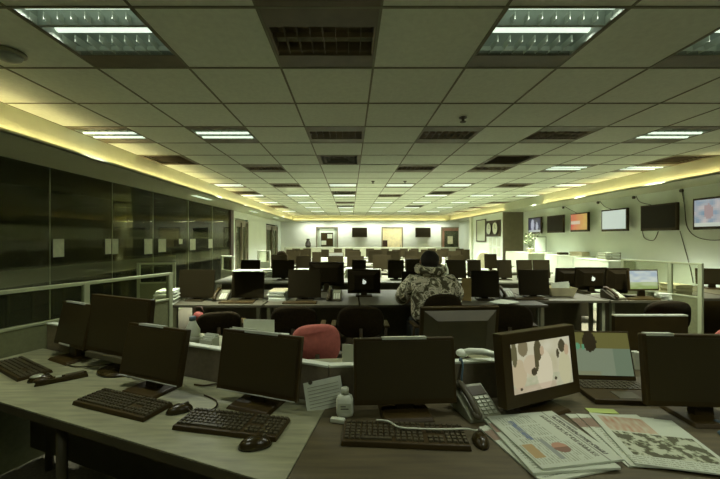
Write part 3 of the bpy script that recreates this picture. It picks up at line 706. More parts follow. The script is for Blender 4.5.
# newspapers
def newsprint(kind):
    def fn(u, v):
        wd = noise.noise(Vector((u * 130, round(v * 26) * 3.7, kind))) > -.12
        base = (.42, .45, .33); n_ = noise.noise(Vector((u * 90, v * 30, kind)))
        c = base
        if kind == 1:
            u, v = v, 1 - u; n_ = noise.noise(Vector((u * 90, v * 30, kind)))
            if .08 < v < .13 and .12 < u < .9 and n_ > -.2: c = (.10, .10, .07)
            elif .02 < v < .06 and .1 < u < .45: c = (.20, .21, .17)
            elif .20 < v < .27 and .08 < u < .92 and n_ > -.1: c = (.12, .12, .08)
            elif .15 < v < .17: c = (.2, .2, .15)
            elif ell_in(u, v, .72, .52, .09, .10): c = (.18, .10, .06) if u > .72 else (.36, .20, .12)
            elif .40 < v < .9 and int(v * 52) % 2 == 0 and wd and .06 < u < .6 and abs((u * 4) % 1 - .5) < .42: c = (.25, .27, .19)
            elif .62 < v < .68 and .55 < u < .9: c = (.22, .24, .2)
            elif .72 < v < .80 and .15 < u < .55: c = (.12, .15, .20)
            elif .82 < v < .95 and .62 < u < .85: c = (.34, .24, .10)
            elif v > .32 and .62 < u < .95 and int(v * 52) % 2 == 0 and wd: c = (.28, .30, .21)
        elif kind == 2:
            n2 = noise.noise(Vector((u * 9, v * 9, 9))) + .6 * noise.noise(Vector((u * 26, v * 26, 4)))
            if .05 < v < .38 and .08 < u < .62: c = mixc((.36, .22, .13), (.40, .36, .24), .5 + noise.noise(Vector((u * 25, v * 9, 2))))
            elif .40 < v < .85 and .08 < u < .95: c = (.07, .07, .03) if n2 > .05 else ((.22, .24, .14) if n2 > -.15 else (.38, .40, .27))
            elif v > .85 and int(v * 60) % 2 == 0 and wd: c = (.25, .27, .18)
        else:
            if .06 < u < .94 and .06 < v < .94 and int(v * 52) % 2 == 0 and wd: c = (.22, .24, .16)
            if .1 < v < .3 and u < .22: c = (.20, .14, .09)
        return c
    return fn
def newspaper(label, x, y, rz, w_, h_, sheets, kinds):
    t_ = thing('newspaper', label, 'newspaper', (x, y, ZD), rz, 'newspapers on the right of the front desk')
    z = 0.0
    for i, (ox, oy, a, th) in enumerate(sheets):
        M = T((ox, oy, 0)) @ RZ(a); B(-w_ / 2, w_ / 2, -h_ / 2, h_ / 2, z, z + th, M).build('folded_section', 'paper', t_, bevel=.001)
        z += th + .0004
        paint('printed_page', w_, h_, 104, 120, newsprint(kinds[i]), 'print', t_, T((0, 0, z)) @ M @ RX(R(-90))); z += .0004
    return t_
newspaper('newspaper stack with a headline banner, left one of the two on the shade-toned desk', .725, 1.295, R(9), .30, .33, [(-.030, -.02, R(5), .006), (-.012, -.008, R(-4), .008), (.012, .006, R(0), .007)], [3, 3, 1])
newspaper('newspaper with a dark photograph and reddish headline, right one at the picture edge', 1.115, 1.295, R(-13), .30, .345, [(-.05, .02, R(12), .003), (-.022, .008, R(6), .003), (.012, 0, R(0), .006)], [3, 3, 2])
o = B(-.06, .06, -.02, .02, 0, .003).build('paper_slip', 'green_note', loc=(1.10, 1.53, ZD), rotz=R(-5)); tag(o, 'dull green slip of paper behind the right newspaper', 'paper')
o = MB().prism([(-.04, -.02), (.04, -.02), (.02, .02), (-.03, .018)], 0, .006).build('sticky_note', 'green_note', loc=(1.515, 1.625, ZD)); tag(o, 'yellow-green sticky note on the desk under the switched-off right monitor', 'note')
for i, (x, y, lab) in enumerate(((1.50, 1.42, 'upper'), (1.44, 1.34, 'lower'))):
    o = MB().lathe([(.02, 0), (.024, .006), (.018, .014), (.003, .016)], 14).build('bottle_cap', 'blue', loc=(x, y, ZD), smooth=True); tag(o, 'small bluish cap at the right picture edge, %s one' % lab, 'cap')
# things behind the laptop
hk = B(-.02, .02, -.02, .02, 0, .1).build('white_carton', 'offwhite', loc=(1.66, 2.03, ZD), bevel=.004); tag(hk, 'small white carton seen right of the laptop screen', 'box')

# clutter on the desk behind the left divider
wb = thing('water_bottle', 'clear water bottle with blue cap behind the left divider', 'bottle', (-1.03, 2.29, .742)); wb.scale = (1.35, 1.35, 1.22)
MB().lathe([(.033, 0), (.035, .02), (.034, .10), (.035, .13), (.018, .165), (.014, .18)], 18).build('body', 'offwhite', wb, True)
MB().lathe([(.016, .18), (.016, .20), (.008, .203)], 14).build('cap', 'blue', wb, True); MB().lathe([(.0365, .05), (.0365, .10)], 18).build('wrapper', 'grey', wb, True)
def folder(label, loc, rz, w_=.2, h_=.14, d_=.06, m='offwhite', name='file_box'):
    t_ = thing(name, label, 'box', loc, rz)
    b = MB(); b.box(-w_ / 2, w_ / 2, -d_ / 2, d_ / 2, 0, .006); b.box(-w_ / 2, w_ / 2, -d_ / 2, -d_ / 2 + .004, 0, h_ * .8); b.box(-w_ / 2, w_ / 2, d_ / 2 - .004, d_ / 2, 0, h_)
    for s_ in (-1, 1): b.box(s_ * w_ / 2 - .002, s_ * w_ / 2 + .002, -d_ / 2, d_ / 2, 0, h_ * .9)
    b.build('shell', m, t_)
    p = MB()
    for k in range(4): p.box(-w_ / 2 + .008, w_ / 2 - .008, -d_ / 2 + .008 + k * d_ / 5, -d_ / 2 + .011 + k * d_ / 5, .006, h_ * (.85 + .08 * (k % 3)))
    p.build('papers', 'paper', t_); return t_
folder('pale open file box beside the water bottle', (-.90, 2.24, .742), R(-22), .10, .14)
folder('long pale file box between the bottle and the white sheet', (-.70, 2.25, .742), R(-22), .20, .17, .08, 'offwhite')
o = thing('paper_sheet', 'bright white sheet propped up above the long pale file box', 'paper', (-.63, 2.42, .742), R(-6))
B(-.11, .11, -.002, .002, .10, .195).build('sheet', 'white', o); B(-.06, .06, .0, .01, 0, .12).build('holder', 'darkgrey', o)
def paper_stack(label, loc, rz, w_=.21, d_=.29, n_=6, th=.008, m='paper', group=None, last=None):
    t_ = thing('paper_stack', label, 'papers', loc, rz, group); rr = random.Random(int(abs(loc[0]) * 1000) + n_)
    b = MB()
    for k in range(n_): b.box(-w_ / 2, w_ / 2, -d_ / 2, d_ / 2, k * th, (k + .85) * th, T((rr.uniform(-.01, .01), rr.uniform(-.01, .01), 0)) @ RZ(rr.uniform(-.09, .09)))
    b.build('sheets', m, t_)
    if last: B(-w_ / 2, w_ / 2, -d_ / 2, d_ / 2, n_ * th, n_ * th + .004, RZ(.06)).build('cover', last, t_)
    return t_
paper_stack('white papers with a red corner behind the monitor nearest the red chair', (-.50, 2.12, .742), R(-15), .2, .16, 15, .011)
o = MB().prism([(-.03, -.03), (.03, -.03), (.03, .04)], 0, .05).build('red_pouch', 'red', loc=(-.39, 2.20, .742)); tag(o, 'small red pouch at the corner of the white papers', 'pouch')
o = B(-.11, .11, -.002, .002, 0, .11).build('leaning_folder', 'blue', loc=(.06, 2.12, .742), rotz=R(-12)); tag(o, 'pale blue folder standing behind the wide middle monitor', 'folder')
o.data.materials[0] = MATS['offwhite']; o['label'] = 'pale folder standing behind the wide middle monitor'
o = B(-.05, .05, -.02, .02, 0, .02).build('stapler', 'black', loc=(-.12, 2.0, .742), rotz=R(-15), bevel=.005); tag(o, 'small black stapler on the desk in front of the red chair', 'stapler')
hd = thing('white_handset', 'white curved telephone handset lying across the divider behind the telephone', 'telephone', (.635, 1.675, .916), R(-25))
MB().tube([(-.10, 0, .018), (-.06, 0, .035), (0, 0, .040), (.06, 0, .032), (.10, 0, .016)], .016, 8).build('grip', 'white', hd, True)
for s_ in (-1, 1): MB().ell((s_ * .095, 0, .02), .03, .025, .02).build('ear_cup', 'white', hd, True)

# ------------------------------------------------------------------ chairs
def chair(label, loc, rz, m='fabric_black', w_=.44, zt=.92, group=None, arms=True, cat='chair', name='office_chair', arch=False):
    t_ = thing(name, label, cat, loc, rz, group)
    # seat
    def rr(w2, d2, n_=20, e=3.2):
        return [(abs(math.cos(a)) ** (2 / e) * math.copysign(w2, math.cos(a)), abs(math.sin(a)) ** (2 / e) * math.copysign(d2, math.sin(a))) for a in [2 * math.pi * k / n_ for k in range(n_)]]
    MB().prism(rr(w_ / 2 + .01, .23, 24), .42, .49).build('seat', m, t_, bevel=.02, smooth=True)
    h_ = zt - .56; vs = []; fs = []; out = rr(w_ / 2, h_ / 2, 28, 2.9)
    rings = [(.90, -.035), (1, -.015), (1, .015), (.90, .03)]
    for s_, dy in rings: vs += [(x * s_, -.21 + dy + .10 * (x / w_) ** 2 * 1.4 - .12 * ((z + h_ / 2)) * .35, .56 + h_ / 2 + z * (s_)) for x, z in out]
    n_ = len(out)
    for i in range(3):
        for k in range(n_): fs.append((i * n_ + k, i * n_ + (k + 1) % n_, (i + 1) * n_ + (k + 1) % n_, (i + 1) * n_ + k))
    fs += [tuple(range(n_))[::-1], tuple(range(3 * n_, 4 * n_))]
    MB().add(vs, fs).build('backrest', m, t_, smooth=True)
    MB().tube([(0, 0, .41), (0, -.2, .40), (0, -.26, .48), (0, -.27, .66)], .018).build('back_bracket', 'black', t_, True)
    MB().cyl((0, 0, .1), (0, 0, .42), .025).build('gas_post', 'black', t_, True)
    b = MB()
    for k in range(5): a = 2 * math.pi * k / 5 + .3; b.frustum((-.02, .02, 0, .28, .06), (-.016, .016, 0, .27, .10), RZ(a))
    b.build('star_base', 'black', t_)
    for k in range(5): a = 2 * math.pi * k / 5 + .3; MB().cyl((-.02, .27, .03), (.02, .27, .03), .03, n=12, M=RZ(a)).build('caster', 'black', t_, True)
    if arms:
        for s_ in (-1, 1):
            x = s_ * (w_ / 2 + .04); MB().tube([(x - s_ * .05, .0, .43), (x, .0, .46), (x, 0, .63)], .014).build('arm_post', 'black', t_, True)
            B(x - .025, x + .025, -.12, .12, .63, .655).build('armrest', 'black', t_, bevel=.008)
    return t_
chair('red fabric office chair standing behind the low divider', (-.29, 2.78, 0), R(12), 'fabric_red', .36, .865, arms=False)
chair('black office chair at the long desk, left of the fruit logo computer', (X(297, 3.5), 3.5, 0), R(0), zt=.86, group='black chairs at the first long desk')
chair('black office chair directly in front of the fruit logo computer on the left', (X(360, 3.5), 3.5, 0), R(0), zt=.86, group='black chairs at the first long desk')
chair('black office chair holding the person in the camouflage jacket', (X(437, 3.48), 3.50, 0), R(4), w_=.38, zt=.975, group='black chairs at the first long desk')
chair('black office chair left of the people picture monitor at the long desk', (X(506, 3.5), 3.55, 0), R(-12), zt=.87, group='black chairs at the first long desk')
chair('black office chair at the far left, before the leftmost monitor of the long desk', (X(222, 3.6), 3.52, 0), R(20), w_=.40, zt=.80, group='black chairs at the first long desk')
chair('black office chair in front of the landscape screen at the right', (X(652, 3.7), 3.72, 0), R(5), w_=.50, zt=.87, group='black chairs at the first long desk')
chair('red office chair mostly hidden below the right partition post', (X(694, 2.98), 2.98, 0), R(30), 'fabric_red', .36, .79, arms=False)

# ------------------------------------------------------------------ person in a camouflage jacket
def skinobj(name, m, parent, verts, edges, radii, root=0, sub=2):
    me = bpy.data.meshes.new(name); me.from_pydata(verts, edges, []); me.materials.append(MATS[m])
    o = bpy.data.objects.new(name, me); COL.objects.link(o); o.parent = parent
    sk = o.modifiers.new('skin', 'SKIN'); sk.use_smooth_shade = True
    d = me.skin_vertices[0].data if me.skin_vertices else None
    if d is None:
        bpy.context.view_layer.objects.active = o
        me.attributes.new('x', 'FLOAT', 'POINT')
    for i, r_ in enumerate(radii):
        rr = r_ if isinstance(r_, tuple) else (r_, r_); d[i].radius = rr; d[i].use_root = (i == root)
    s_ = o.modifiers.new('sub', 'SUBSURF'); s_.levels = sub; s_.render_levels = sub
    return o
pp = thing('person', 'person seated with back to the camera in a bulky camouflage jacket', 'person', (X(432, 3.68), 3.74, 0), 0)
bv = [(0, 0, .56), (0, 0, .70), (0, .0, .86), (0, .01, 1.0), (0, .02, 1.10), (0, .04, 1.155), (0, .05, 1.20), (0, .05, 1.27), (0, .045, 1.32)]
br = [(.15, .12), (.13, .10), (.15, .11), (.16, .11), (.06, .06), (.055, .055), (.075, .085), (.08, .10), (.05, .06)]
be = [(i, i + 1) for i in range(8)]
def chain(pts, rad, frm):
    k = len(bv); bv.extend(pts); br.extend(rad); be.append((frm, k))
    for i in range(len(pts) - 1): be.append((k + i, k + i + 1))
    return len(bv) - 1
for s_ in (-1, 1):
    e = chain([(s_ * .17, .01, 1.03), (s_ * .23, .06, .88), (s_ * .24, .17, .80), (s_ * .20, .33, .79), (s_ * .18, .40, .785)], [.06, .05, .042, .034, (.028, .020)], 3)
    for j, (fx, fl) in enumerate(((-.030, .085), (-.010, .095), (.010, .090), (.029, .070))):
        chain([(s_ * (.18) + fx, .44, .785), (s_ * .18 + fx * 1.2, .44 + fl * .5, .790), (s_ * .18 + fx * 1.3, .44 + fl, .772)], [.010, .009, .008], e)
    chain([(s_ * (.18 - .035), .415, .785), (s_ * (.18 - .058), .445, .778)], [.011, .009], e)
    chain([(s_ * .10, .08, .53), (s_ * .13, .40, .53), (s_ * .13, .43, .30), (s_ * .13, .41, .08), (s_ * .14, .52, .045)], [.085, .062, .05, .037, .03], 0)
skinobj('body', 'skin', pp, bv, be, br)
jv = [(0, -.0, .58), (0, -.01, .72), (0, -.02, .88), (0, -.02, 1.03), (0, -.01, 1.13)]; je = [(0, 1), (1, 2), (2, 3), (3, 4)]
jr = [(.22, .16), (.23, .16), (.25, .17), (.235, .16), (.135, .12)]
for s_ in (-1, 1):
    k = len(jv); jv += [(s_ * .20, .0, 1.045), (s_ * .30, .03, .88), (s_ * .29, .17, .81), (s_ * .22, .33, .80)]; jr += [.098, .090, .07, .052]; je += [(3, k), (k, k + 1), (k + 1, k + 2), (k + 2, k + 3)]
skinobj('camouflage_jacket', 'camo', pp, jv, je, jr)
hb = MB().tube([(math.cos(a) * .125, .015 + math.sin(a) * .10, 1.165 + .02 * math.sin(a)) for a in [2 * math.pi * k / 20 for k in range(21)]], .05, 8); hb.build('jacket_hood', 'camo', pp, True)
tv_ = [(0, 0, .55)]; te = []; trr = [(.17, .13)]
for s_ in (-1, 1):
    k = len(tv_); tv_ += [(s_ * .10, .08, .535), (s_ * .13, .40, .535), (s_ * .13, .43, .30), (s_ * .13, .41, .10)]; trr += [.095, .075, .062, .055]; te += [(0, k), (k, k + 1), (k + 1, k + 2), (k + 2, k + 3)]
skinobj('trousers', 'jeans', pp, tv_, te, trr)
for s_ in (-1, 1): MB().ell((s_ * .13, .47, .04), .05, .13, .04).build('shoe', 'black', pp, True)
hr = MB(); hr.ell((0, .035, 1.265), .098, .108, .105, 20); hr.ell((0, .0, 1.20), .075, .06, .07, 16); hr.build('hair', 'hair', pp, True)
for s_ in (-1, 1): MB().ell((s_ * .098, .055, 1.235), .010, .02, .03, 10).build('ear', 'skin', pp, True)
for s_ in (-1, 1): MB().ell((s_ * .032, .140, 1.255), .011, .010, .010, 10).build('eye', 'white', pp, True)
MB().ell((0, .158, 1.225), .014, .022, .026, 10).build('nose', 'skin', pp, True); MB().ell((0, .145, 1.185), .024, .01, .008, 10).build('mouth', 'red', pp, True)

# ================================================================== long desks of the middle and far room
g1 = 'first long row of desks'
segs = [(-2.05, -1.0), (-.98, .1), (.12, 1.2), (1.22, 2.25)]
for i, ((a, b), lab) in enumerate(zip(segs, ('left end desk of the first long row, under the leftmost dark monitor', 'desk of the first long row left of the fruit logo computer', 'desk of the first long row in front of the person', 'desk of the first long row right of the person'))):
    rect_desk(lab, a, b, 3.97, 5.15, group=g1)
rect_desk('desk of the first long row under the cardboard box on the right', 2.27, 3.15, 4.25, 5.3, group=g1)
rect_desk('right end desk of the first long row, under the landscape screen', 3.17, 3.93, 4.25, 4.73, group=g1)
rect_desk('pale desk beyond the right partition carrying a stack of files', 4.22, 4.92, 4.4, 5.5)
rows = [(6.0, 7.1, 'second'), (7.75, 8.85, 'third'), (9.6, 10.7, 'fourth'), (11.4, 12.5, 'fifth'), (13.2, 14.2, 'sixth')]
for y0, y1, nm in rows:
    for a, b, s_ in ((-2.4, -.4, 'left'), (-.38, 1.6, 'middle'), (1.62, 4.5, 'right')):
        rect_desk('pale desk in the %s row away from the camera, %s part' % (nm, s_), a, b, y0, y1, m='desk_far', group='rows of desks deeper in the room')
mids = [  # px0, px1, ytop, d, back, label
 (178, 214, 270, 4.25, 0, 'dark monitor at the left end of the first long row'),
 (231, 264, 272, 4.25, 0, 'dark monitor with a white sheet on top, second from left in the first row'),
 (288, 321, 270, 4.25, 0, 'dark monitor left of the fruit logo computer, behind the black chair'),
 (472, 499, 271, 4.30, 0, 'dark monitor beside the yellow folder right of the person'),
 (519.5, 549.6, 270, 4.45, 0, 'dark monitor left of the cardboard box on the first row'),
 (309, 344, 262, 5.0, 1, 'broad dark monitor rising behind the one left of the fruit logo computer'),
 (402, 418, 271.5, 4.35, 0, 'small dark monitor left of the person in camouflage'),
 (606, 629, 268, 4.58, 1, 'dark monitor between the right fruit logo computer and landscape screen'),
 (240, 260, 260, 6.35, 0, 'dark monitor in the second row nearest the left doorway'),
 (272, 294, 260, 6.35, 0, 'dark monitor in the second row above the red chair, left side'),
 (352, 366, 260, 6.4, 0, 'small dark monitor in the second row above the fruit logo computer'),
 (388, 404, 260, 6.35, 0, 'dark monitor in the second row just left of the person'),
 (406, 424, 259, 6.6, 1, 'dark monitor in the second row touching the left of the person head'),
 (446, 466, 260, 6.35, 0, 'dark monitor in the second row just right of the person'),
 (468, 481, 260, 6.5, 0, 'narrow dark monitor in the second row above the yellow folder'),
 (498, 512, 260, 6.35, 0, 'dark monitor in the second row below the brown pillar'),
 (517, 533, 260, 6.35, 0, 'left one of two adjoining dark monitors below the flowering plant'),
 (534, 550, 260, 6.35, 0, 'right one of two adjoining dark monitors below the flowering plant'),
 (556, 581, 268, 5.1, 1, 'dark monitor behind the cardboard box with papers'),
 (271, 287, 255, 8.0, 0, 'distant dark monitor in the third row at the left'),
 (296, 311, 256, 8.0, 0, 'distant dark monitor in the third row, second from left'),
 (328, 343, 256, 8.0, 0, 'distant dark monitor in the third row, third from left'),
 (347, 364, 256, 8.0, 0, 'distant dark monitor in the third row below the far left television'),
 (373, 391, 255, 8.0, 0, 'distant dark monitor in the third row left of the yellow doorway'),
 (405, 418, 256, 8.0, 0, 'distant dark monitor in the third row below the yellow doorway'),
 (429, 441, 255, 8.0, 0, 'distant dark monitor in the third row behind the person head'),
 (450, 465, 255, 8.0, 0, 'distant dark monitor in the third row below the reddish door'),
 (485, 497, 254, 8.2, 0, 'distant dark monitor in the third row below the clocks'),
 (288, 300, 252, 9.9, 0, 'far dark monitor in the fourth row at the left'),
 (312, 321, 252, 9.9, 0, 'far dark monitor in the fourth row below the checkered poster'),
 (349, 361, 251.5, 9.9, 0, 'far dark monitor in the fourth row below the far left television'),
 (368, 382, 251, 9.9, 0, 'far dark monitor in the fourth row, sixth from the right'),
 (387, 400, 251, 9.9, 0, 'far dark monitor in the fourth row below the yellow doorway'),
 (405, 415, 251, 9.9, 0, 'far dark monitor in the fourth row right of the yellow doorway'),
 (417, 427, 252, 9.9, 0, 'far dark monitor in the fourth row below the far right television'),
 (430, 442, 251, 9.9, 0, 'far dark monitor in the fourth row above the person head'),
 (448, 461, 251, 9.9, 0, 'far dark monitor in the fourth row below the reddish door'),
 (321, 329, 249.5, 11.8, 0, 'tiny far monitor in the fifth row below the checkered poster'),
 (392, 401, 249.5, 11.8, 0, 'tiny far monitor in the fifth row below the yellow doorway'),
 (437, 446, 249.5, 11.8, 0, 'tiny far monitor in the fifth row left of the reddish door'),
 (462, 470, 249.5, 11.8, 0, 'tiny far monitor in the fifth row right of the reddish door'),
]
for d, yt, nm_, ps in ((11.8, 249.5, 'fifth', (286, 299, 351, 373, 409, 421)), (13.45, 248.6, 'sixth', (292, 303, 334, 345, 366, 381, 400, 411, 428, 441, 456))):
    for k, p in enumerate(ps): mids.append((p, p + (9 if d < 12 else 8), yt, d, 0, 'tiny far monitor in the %s row, %s of its row from the left' % (nm_, ['1st', '2nd', '3rd', '4th', '5th', '6th', '7th', '8th', '9th', '10th', '11th'][k])))
for a, b, yt, d, bk, lab in mids:
    w_ = (b - a) * d / F; zt = Zp(yt, d); h_ = max(.2, min(.34, zt - .741 - .03))
    monitor(lab, (X((a + b) / 2, d), d + .02, .741), R(180 if bk else random.uniform(-7, 7)), w_, h_, max(.03, zt - .741 - h_), 6, back=bool(bk), group='dark monitors on the rows of desks', mb='black_matt_shaded', ms='screen_matt_shaded')
def white_screen(u, v): return (.50, .55, .40) if not (.2 < u < .8 and .3 < v < .5) else (.34, .36, .26)
monitor('far monitor with a glowing white screen in the fourth row', (X(336, 9.9), 9.9, .741), R(2), .42, .27, .08, 5, fn=white_screen)
# computers with the fruit mark on their backs
monitor('grey all-in-one computer with a white fruit logo, left of the person', (X(364, 4.6), 4.6, .741), R(178), .43, .32, .03, 5, back=True, logo=True, mb='black_matt_shaded', group='all-in-one computers with a white fruit logo')
monitor('grey all-in-one computer with a white fruit logo, left of the landscape screen', (X(590.5, 4.9), 4.9, .741), R(180), .44, .31, .04, 5, back=True, logo=True, mb='black_matt_shaded', group='all-in-one computers with a white fruit logo')
def landscape(u, v):
    n_ = noise.noise(Vector((u * 4, v * 6, 2)))
    if v < .62: return mixc((.38, .48, .55), (.62, .68, .60), max(0, min(1, .5 + n_ + (v - .3))))
    return mixc((.46, .55, .30), (.28, .38, .12), max(0, min(1, (v - .62) * 3 + n_)))
monitor('lit monitor showing a blue sky and green landscape', (X(643.5, 4.45), 4.47, .741), R(4), .40, .265, .09, 4, fn=landscape)
monitor('dark monitor at the right picture edge, on the corner cabinet', (X(716, 5.2), 5.25, .742), R(-20), .40, .24, .06, 6)
cab = thing('low_cabinet', 'dark low cabinet against the right wall beyond the partition', 'cabinet', (5.3, 5.1, 0))
B(-.34, .33, -.5, .5, 0, .72).build('body', 'black', cab); B(-.345, .33, -.51, .51, .72, .74).build('worktop', 'darkgrey', cab)
for k in (0, 1): dd = B(-.355, -.34, -.48 + k * .49, -.01 + k * .49, .04, .70).build('door', 'black', cab); MB().cyl((-.36, -.06 + k * .14, .45), (-.36, -.06 + k * .14, .55), .008).build('handle', 'grey', dd)
glass_part('glazed partition with pale rails at the right end of the first long row', (4.17, 4.15), (3.88, 5.0), 1.20, .78, (.01, .35, .98), body='panel_olive')
glass_part('small glazed partition in front of the near end of the left doorway', (X(222, 7.6), 7.6), (X(233, 7.3), 7.3), 1.12, .8, (.02, .98), body='wall_dim', rail='offwhite')
glass_part('small glazed partition beyond the left doorway', (X(258, 9.3), 9.3), (X(270, 9.3), 9.3), 1.17, .85, (.02, .98), body='wall_dim', rail='offwhite')
glass_part('glazed partition seen beside the stack of books at the left', (-3.15, 5.2), (-2.65, 5.3), 1.13, .82, (.02, .98), body='panel_olive')
low_panel('long low pale partition across the room before the far wall', (-2.9, 15.5), (4.85, 15.5), z1=1.09, z0=0, body='grey', cap='wall_dim')
# vase on the far partition
o = MB().lathe([(.09, 0), (.13, .06), (.12, .18), (.06, .30), (.08, .36), (.05, .38)], 16).build('dark_vase', 'hair', loc=(X(308, 15.5), 15.518, 1.091), smooth=True); tag(o, 'small dark vase standing on the far low partition', 'vase')

# clutter on the long rows
ph_g = 'telephones on the first long row'
phone('dark telephone right of the leftmost monitor of the long row', (X(222, 4.3), 4.30, .741), R(0), 'darkgrey', 1, ph_g, 'black', 'offwhite')
phone('dark telephone between the fruit logo computer and the monitor left of it', (X(334, 4.25), 4.3, .741), R(0), 'darkgrey', 1, ph_g, 'black', 'offwhite')
phone('dark telephone between the two dark monitors right of the person', (X(511, 4.3), 4.45, .741), R(0), 'darkgrey', 1, ph_g, 'black', 'offwhite')
phone('dark telephone left of the landscape screen', (X(612, 4.4), 4.38, .741), R(10), 'darkgrey', 1, ph_g, 'black', 'offwhite')
paper_stack('stack of books and papers behind the left glazed partition', (X(160, 3.9), 4.05, .741), R(10), .19, .26, 9, .018)
paper_stack('white papers right of the monitor with a white sheet on top', (X(277, 4.2), 4.36, .741), R(-5), .21, .28, 7, .016, last='card')
paper_stack('white sheets spread on the desk edge right of the yellow folder', (X(505, 4.1), 4.12, .741), R(35), .30, .21, 3, .003)
paper_stack('slanted white papers right of the landscape screen', (3.86, 4.315, .741), R(-4), .13, .10, 8, .010)
paper_stack('stack of files below the right glazed partition', (X(679, 4.7), 4.75, .741), R(0), .22, .26, 10, .014, 'card')
o = B(-.18, .18, -.12, .12, 0, .004).build('paper_sheet', 'paper', loc=(X(248, 4.25), 4.285, 1.103), rotz=R(3)); tag(o, 'white sheet lying on top of the second monitor from left', 'paper')
fs_ = thing('yellow_folder', 'tan folder standing beside the dark monitor right of the person', 'folder', (X(466.5, 4.25), 4.25, .741), R(-20))
B(-.055, .055, -.02, -.012, 0, .27, RX(R(-4))).build('cover', 'yellow', fs_); B(-.052, .052, -.012, .012, 0, .26, RX(R(-4))).build('pages', 'paper', fs_)
bx = thing('cardboard_box', 'open cardboard tray with papers right of a dark monitor', 'box', (X(563, 4.5), 4.6, .752), R(-4))
b = MB(); b.frustum((-.13, .13, -.12, .12, 0), (-.13, .13, -.12, .12, .005))
for s_ in (-1, 1): b.add([(s_ * .13, -.12, 0), (s_ * .13, .12, 0), (s_ * .17, .14, .11), (s_ * .17, -.14, .11)], [(0, 1, 2, 3)]); b.add([(-.13, s_ * .12, 0), (.13, s_ * .12, 0), (.17, s_ * .14, .11), (-.17, s_ * .14, .11)], [(0, 1, 2, 3)])
b.build('shell', 'card', bx); p = MB()
for k in range(3): p.box(-.12 + .03 * k, .10 + .03 * k, -.09 + .07 * k, -.087 + .07 * k, .005, .18 - .02 * k, RY(R(-6 + 5 * k)))
p.build('papers', 'paper', bx)
# hanging red bag under the first row, white desk shelf edge
rb = thing('red_bag', 'small dark red bag hanging below the left desk of the first row', 'bag', (X(199, 3.94), 3.93, .56), 0)
MB().ell((0, 0, .06), .065, .04, .055).build('pouch', 'red', rb, True); MB().tube([(-.06, 0, .10), (-.03, .0, .165), (.03, 0, .165), (.06, 0, .10)], .006).build('strap', 'brown', rb, True)
rows_items = [('paper_tray', 488, 266, 6.2, .34), ('paper_tray', 268, 268, 6.2, .26), ('paper_tray', 535, 268, 5.6, .30)]
def tray(label, loc, w_=.3, group=None):
    t_ = thing('document_tray', label, 'tray', loc, 0, group); b = MB()
    for k in range(3):
        z = .01 + k * .055; b.box(-w_ / 2, w_ / 2, -.13, .13, z, z + .004)
        for s_ in (-1, 1): b.box(s_ * w_ / 2 - .003, s_ * w_ / 2 + .003, -.13, .13, z, z + .03)
    for s_ in (-1, 1):
        for y in (-.12, .12): b.box(s_ * w_ / 2 - .004, s_ * w_ / 2 + .004, y - .004, y + .004, 0, .15)
    b.build('frame', 'grey', t_); p = MB()
    for k in range(3): p.box(-w_ / 2 + .02, w_ / 2 - .02, -.12, .12, .015 + k * .055, .035 + k * .055)
    p.build('papers', 'paper', t_); return t_
for px, d, lab in ((490, 6.45, 'pale document tray in the second row between monitors below the clocks'), (266, 6.4, 'pale document tray in the second row between the two left monitors'), (300, 6.5, 'pale document tray in the second row left of the broad dark monitor'),
                   (376, 6.35, 'pale document tray in the second row right of the small dark monitor'), (318, 8.1, 'pale document tray in the third row below the checkered poster'), (398, 8.1, 'pale document tray in the third row below the yellow doorway')):
    tray(lab, (X(px, d), d + .48, .741), .26, 'document trays on the rows')
for px, d, lab in ((352, 6.3, 'white papers in the second row above the fruit logo computer'), (427, 8.1, 'white papers in the third row behind the person head'), (322, 9.9, 'white papers in the fourth row below the checkered poster'), (345, 10.0, 'white papers in the fourth row left of the far left television'),
                   (421, 10.2, 'white papers in the fourth row below the far right television'), (444, 9.9, 'white papers in the fourth row left of the reddish door'), (474, 8.0, 'white papers in the third row right of the reddish door')):
    paper_stack(lab, (X(px, d), d + .48, .741), 0, .26, .24, 9, .02, 'white', group='paper piles deeper in the room')
wt = thing('water_bottle', 'pale plastic bottle standing just right of the person head', 'bottle', (X(446.5, 6.1), 6.15, .741))
MB().lathe([(.045, 0), (.048, .03), (.048, .2), (.03, .25), (.016, .28)], 16).build('body', 'offwhite', wt, True); MB().lathe([(.018, .28), (.018, .31), (.01, .315)], 12).build('cap', 'white', wt, True)
chair('far office chair with a cream cover below the pale framed board', (X(478, 9.2), 9.15, 0), R(10), 'cream', .34, 1.16, arms=False)
chair('far black office chair at the left below the cove corner', (X(283, 9.1), 9.15, 0), R(0), 'fabric_black', .30, 1.17, arms=False)
# cabinets along the right wall, plant, tray
def cabinet(label, y0, y1, z1, x0=5.12):
    t_ = thing('storage_cabinet', label, 'cabinet', ((x0 + XR) / 2 - .01, (y0 + y1) / 2, 0), 0, 'pale cabinets along the right wall'); a = (XR - x0) / 2 - .01; b_ = (y1 - y0) / 2 - .01
    B(-a, a, -b_, b_, 0, z1 - .02).build('body', 'wall_dim', t_); B(-a - .01, a, -b_ - .005, b_ + .005, z1 - .02, z1).build('top', 'wall_dim', t_)
    n_ = max(1, round((y1 - y0) / .5))
    for k in range(n_):
        w2 = 2 * b_ / n_; dd = B(-a - .015, -a, -b_ + k * w2 + .006, -b_ + (k + 1) * w2 - .006, .05, z1 - .04).build('door', 'wall_dim', t_); B(-a - .025, -a - .015, -b_ + k * w2 + .04, -b_ + k * w2 + .055, z1 * .55, z1 * .55 + .1).build('handle', 'grey', dd)
cabinet('pale cabinet by the right wall, nearest of the three', 6.9, 8.0, 1.05)
cabinet('pale cabinet by the right wall, middle of the three under the orange television', 8.02, 9.2, 1.08)
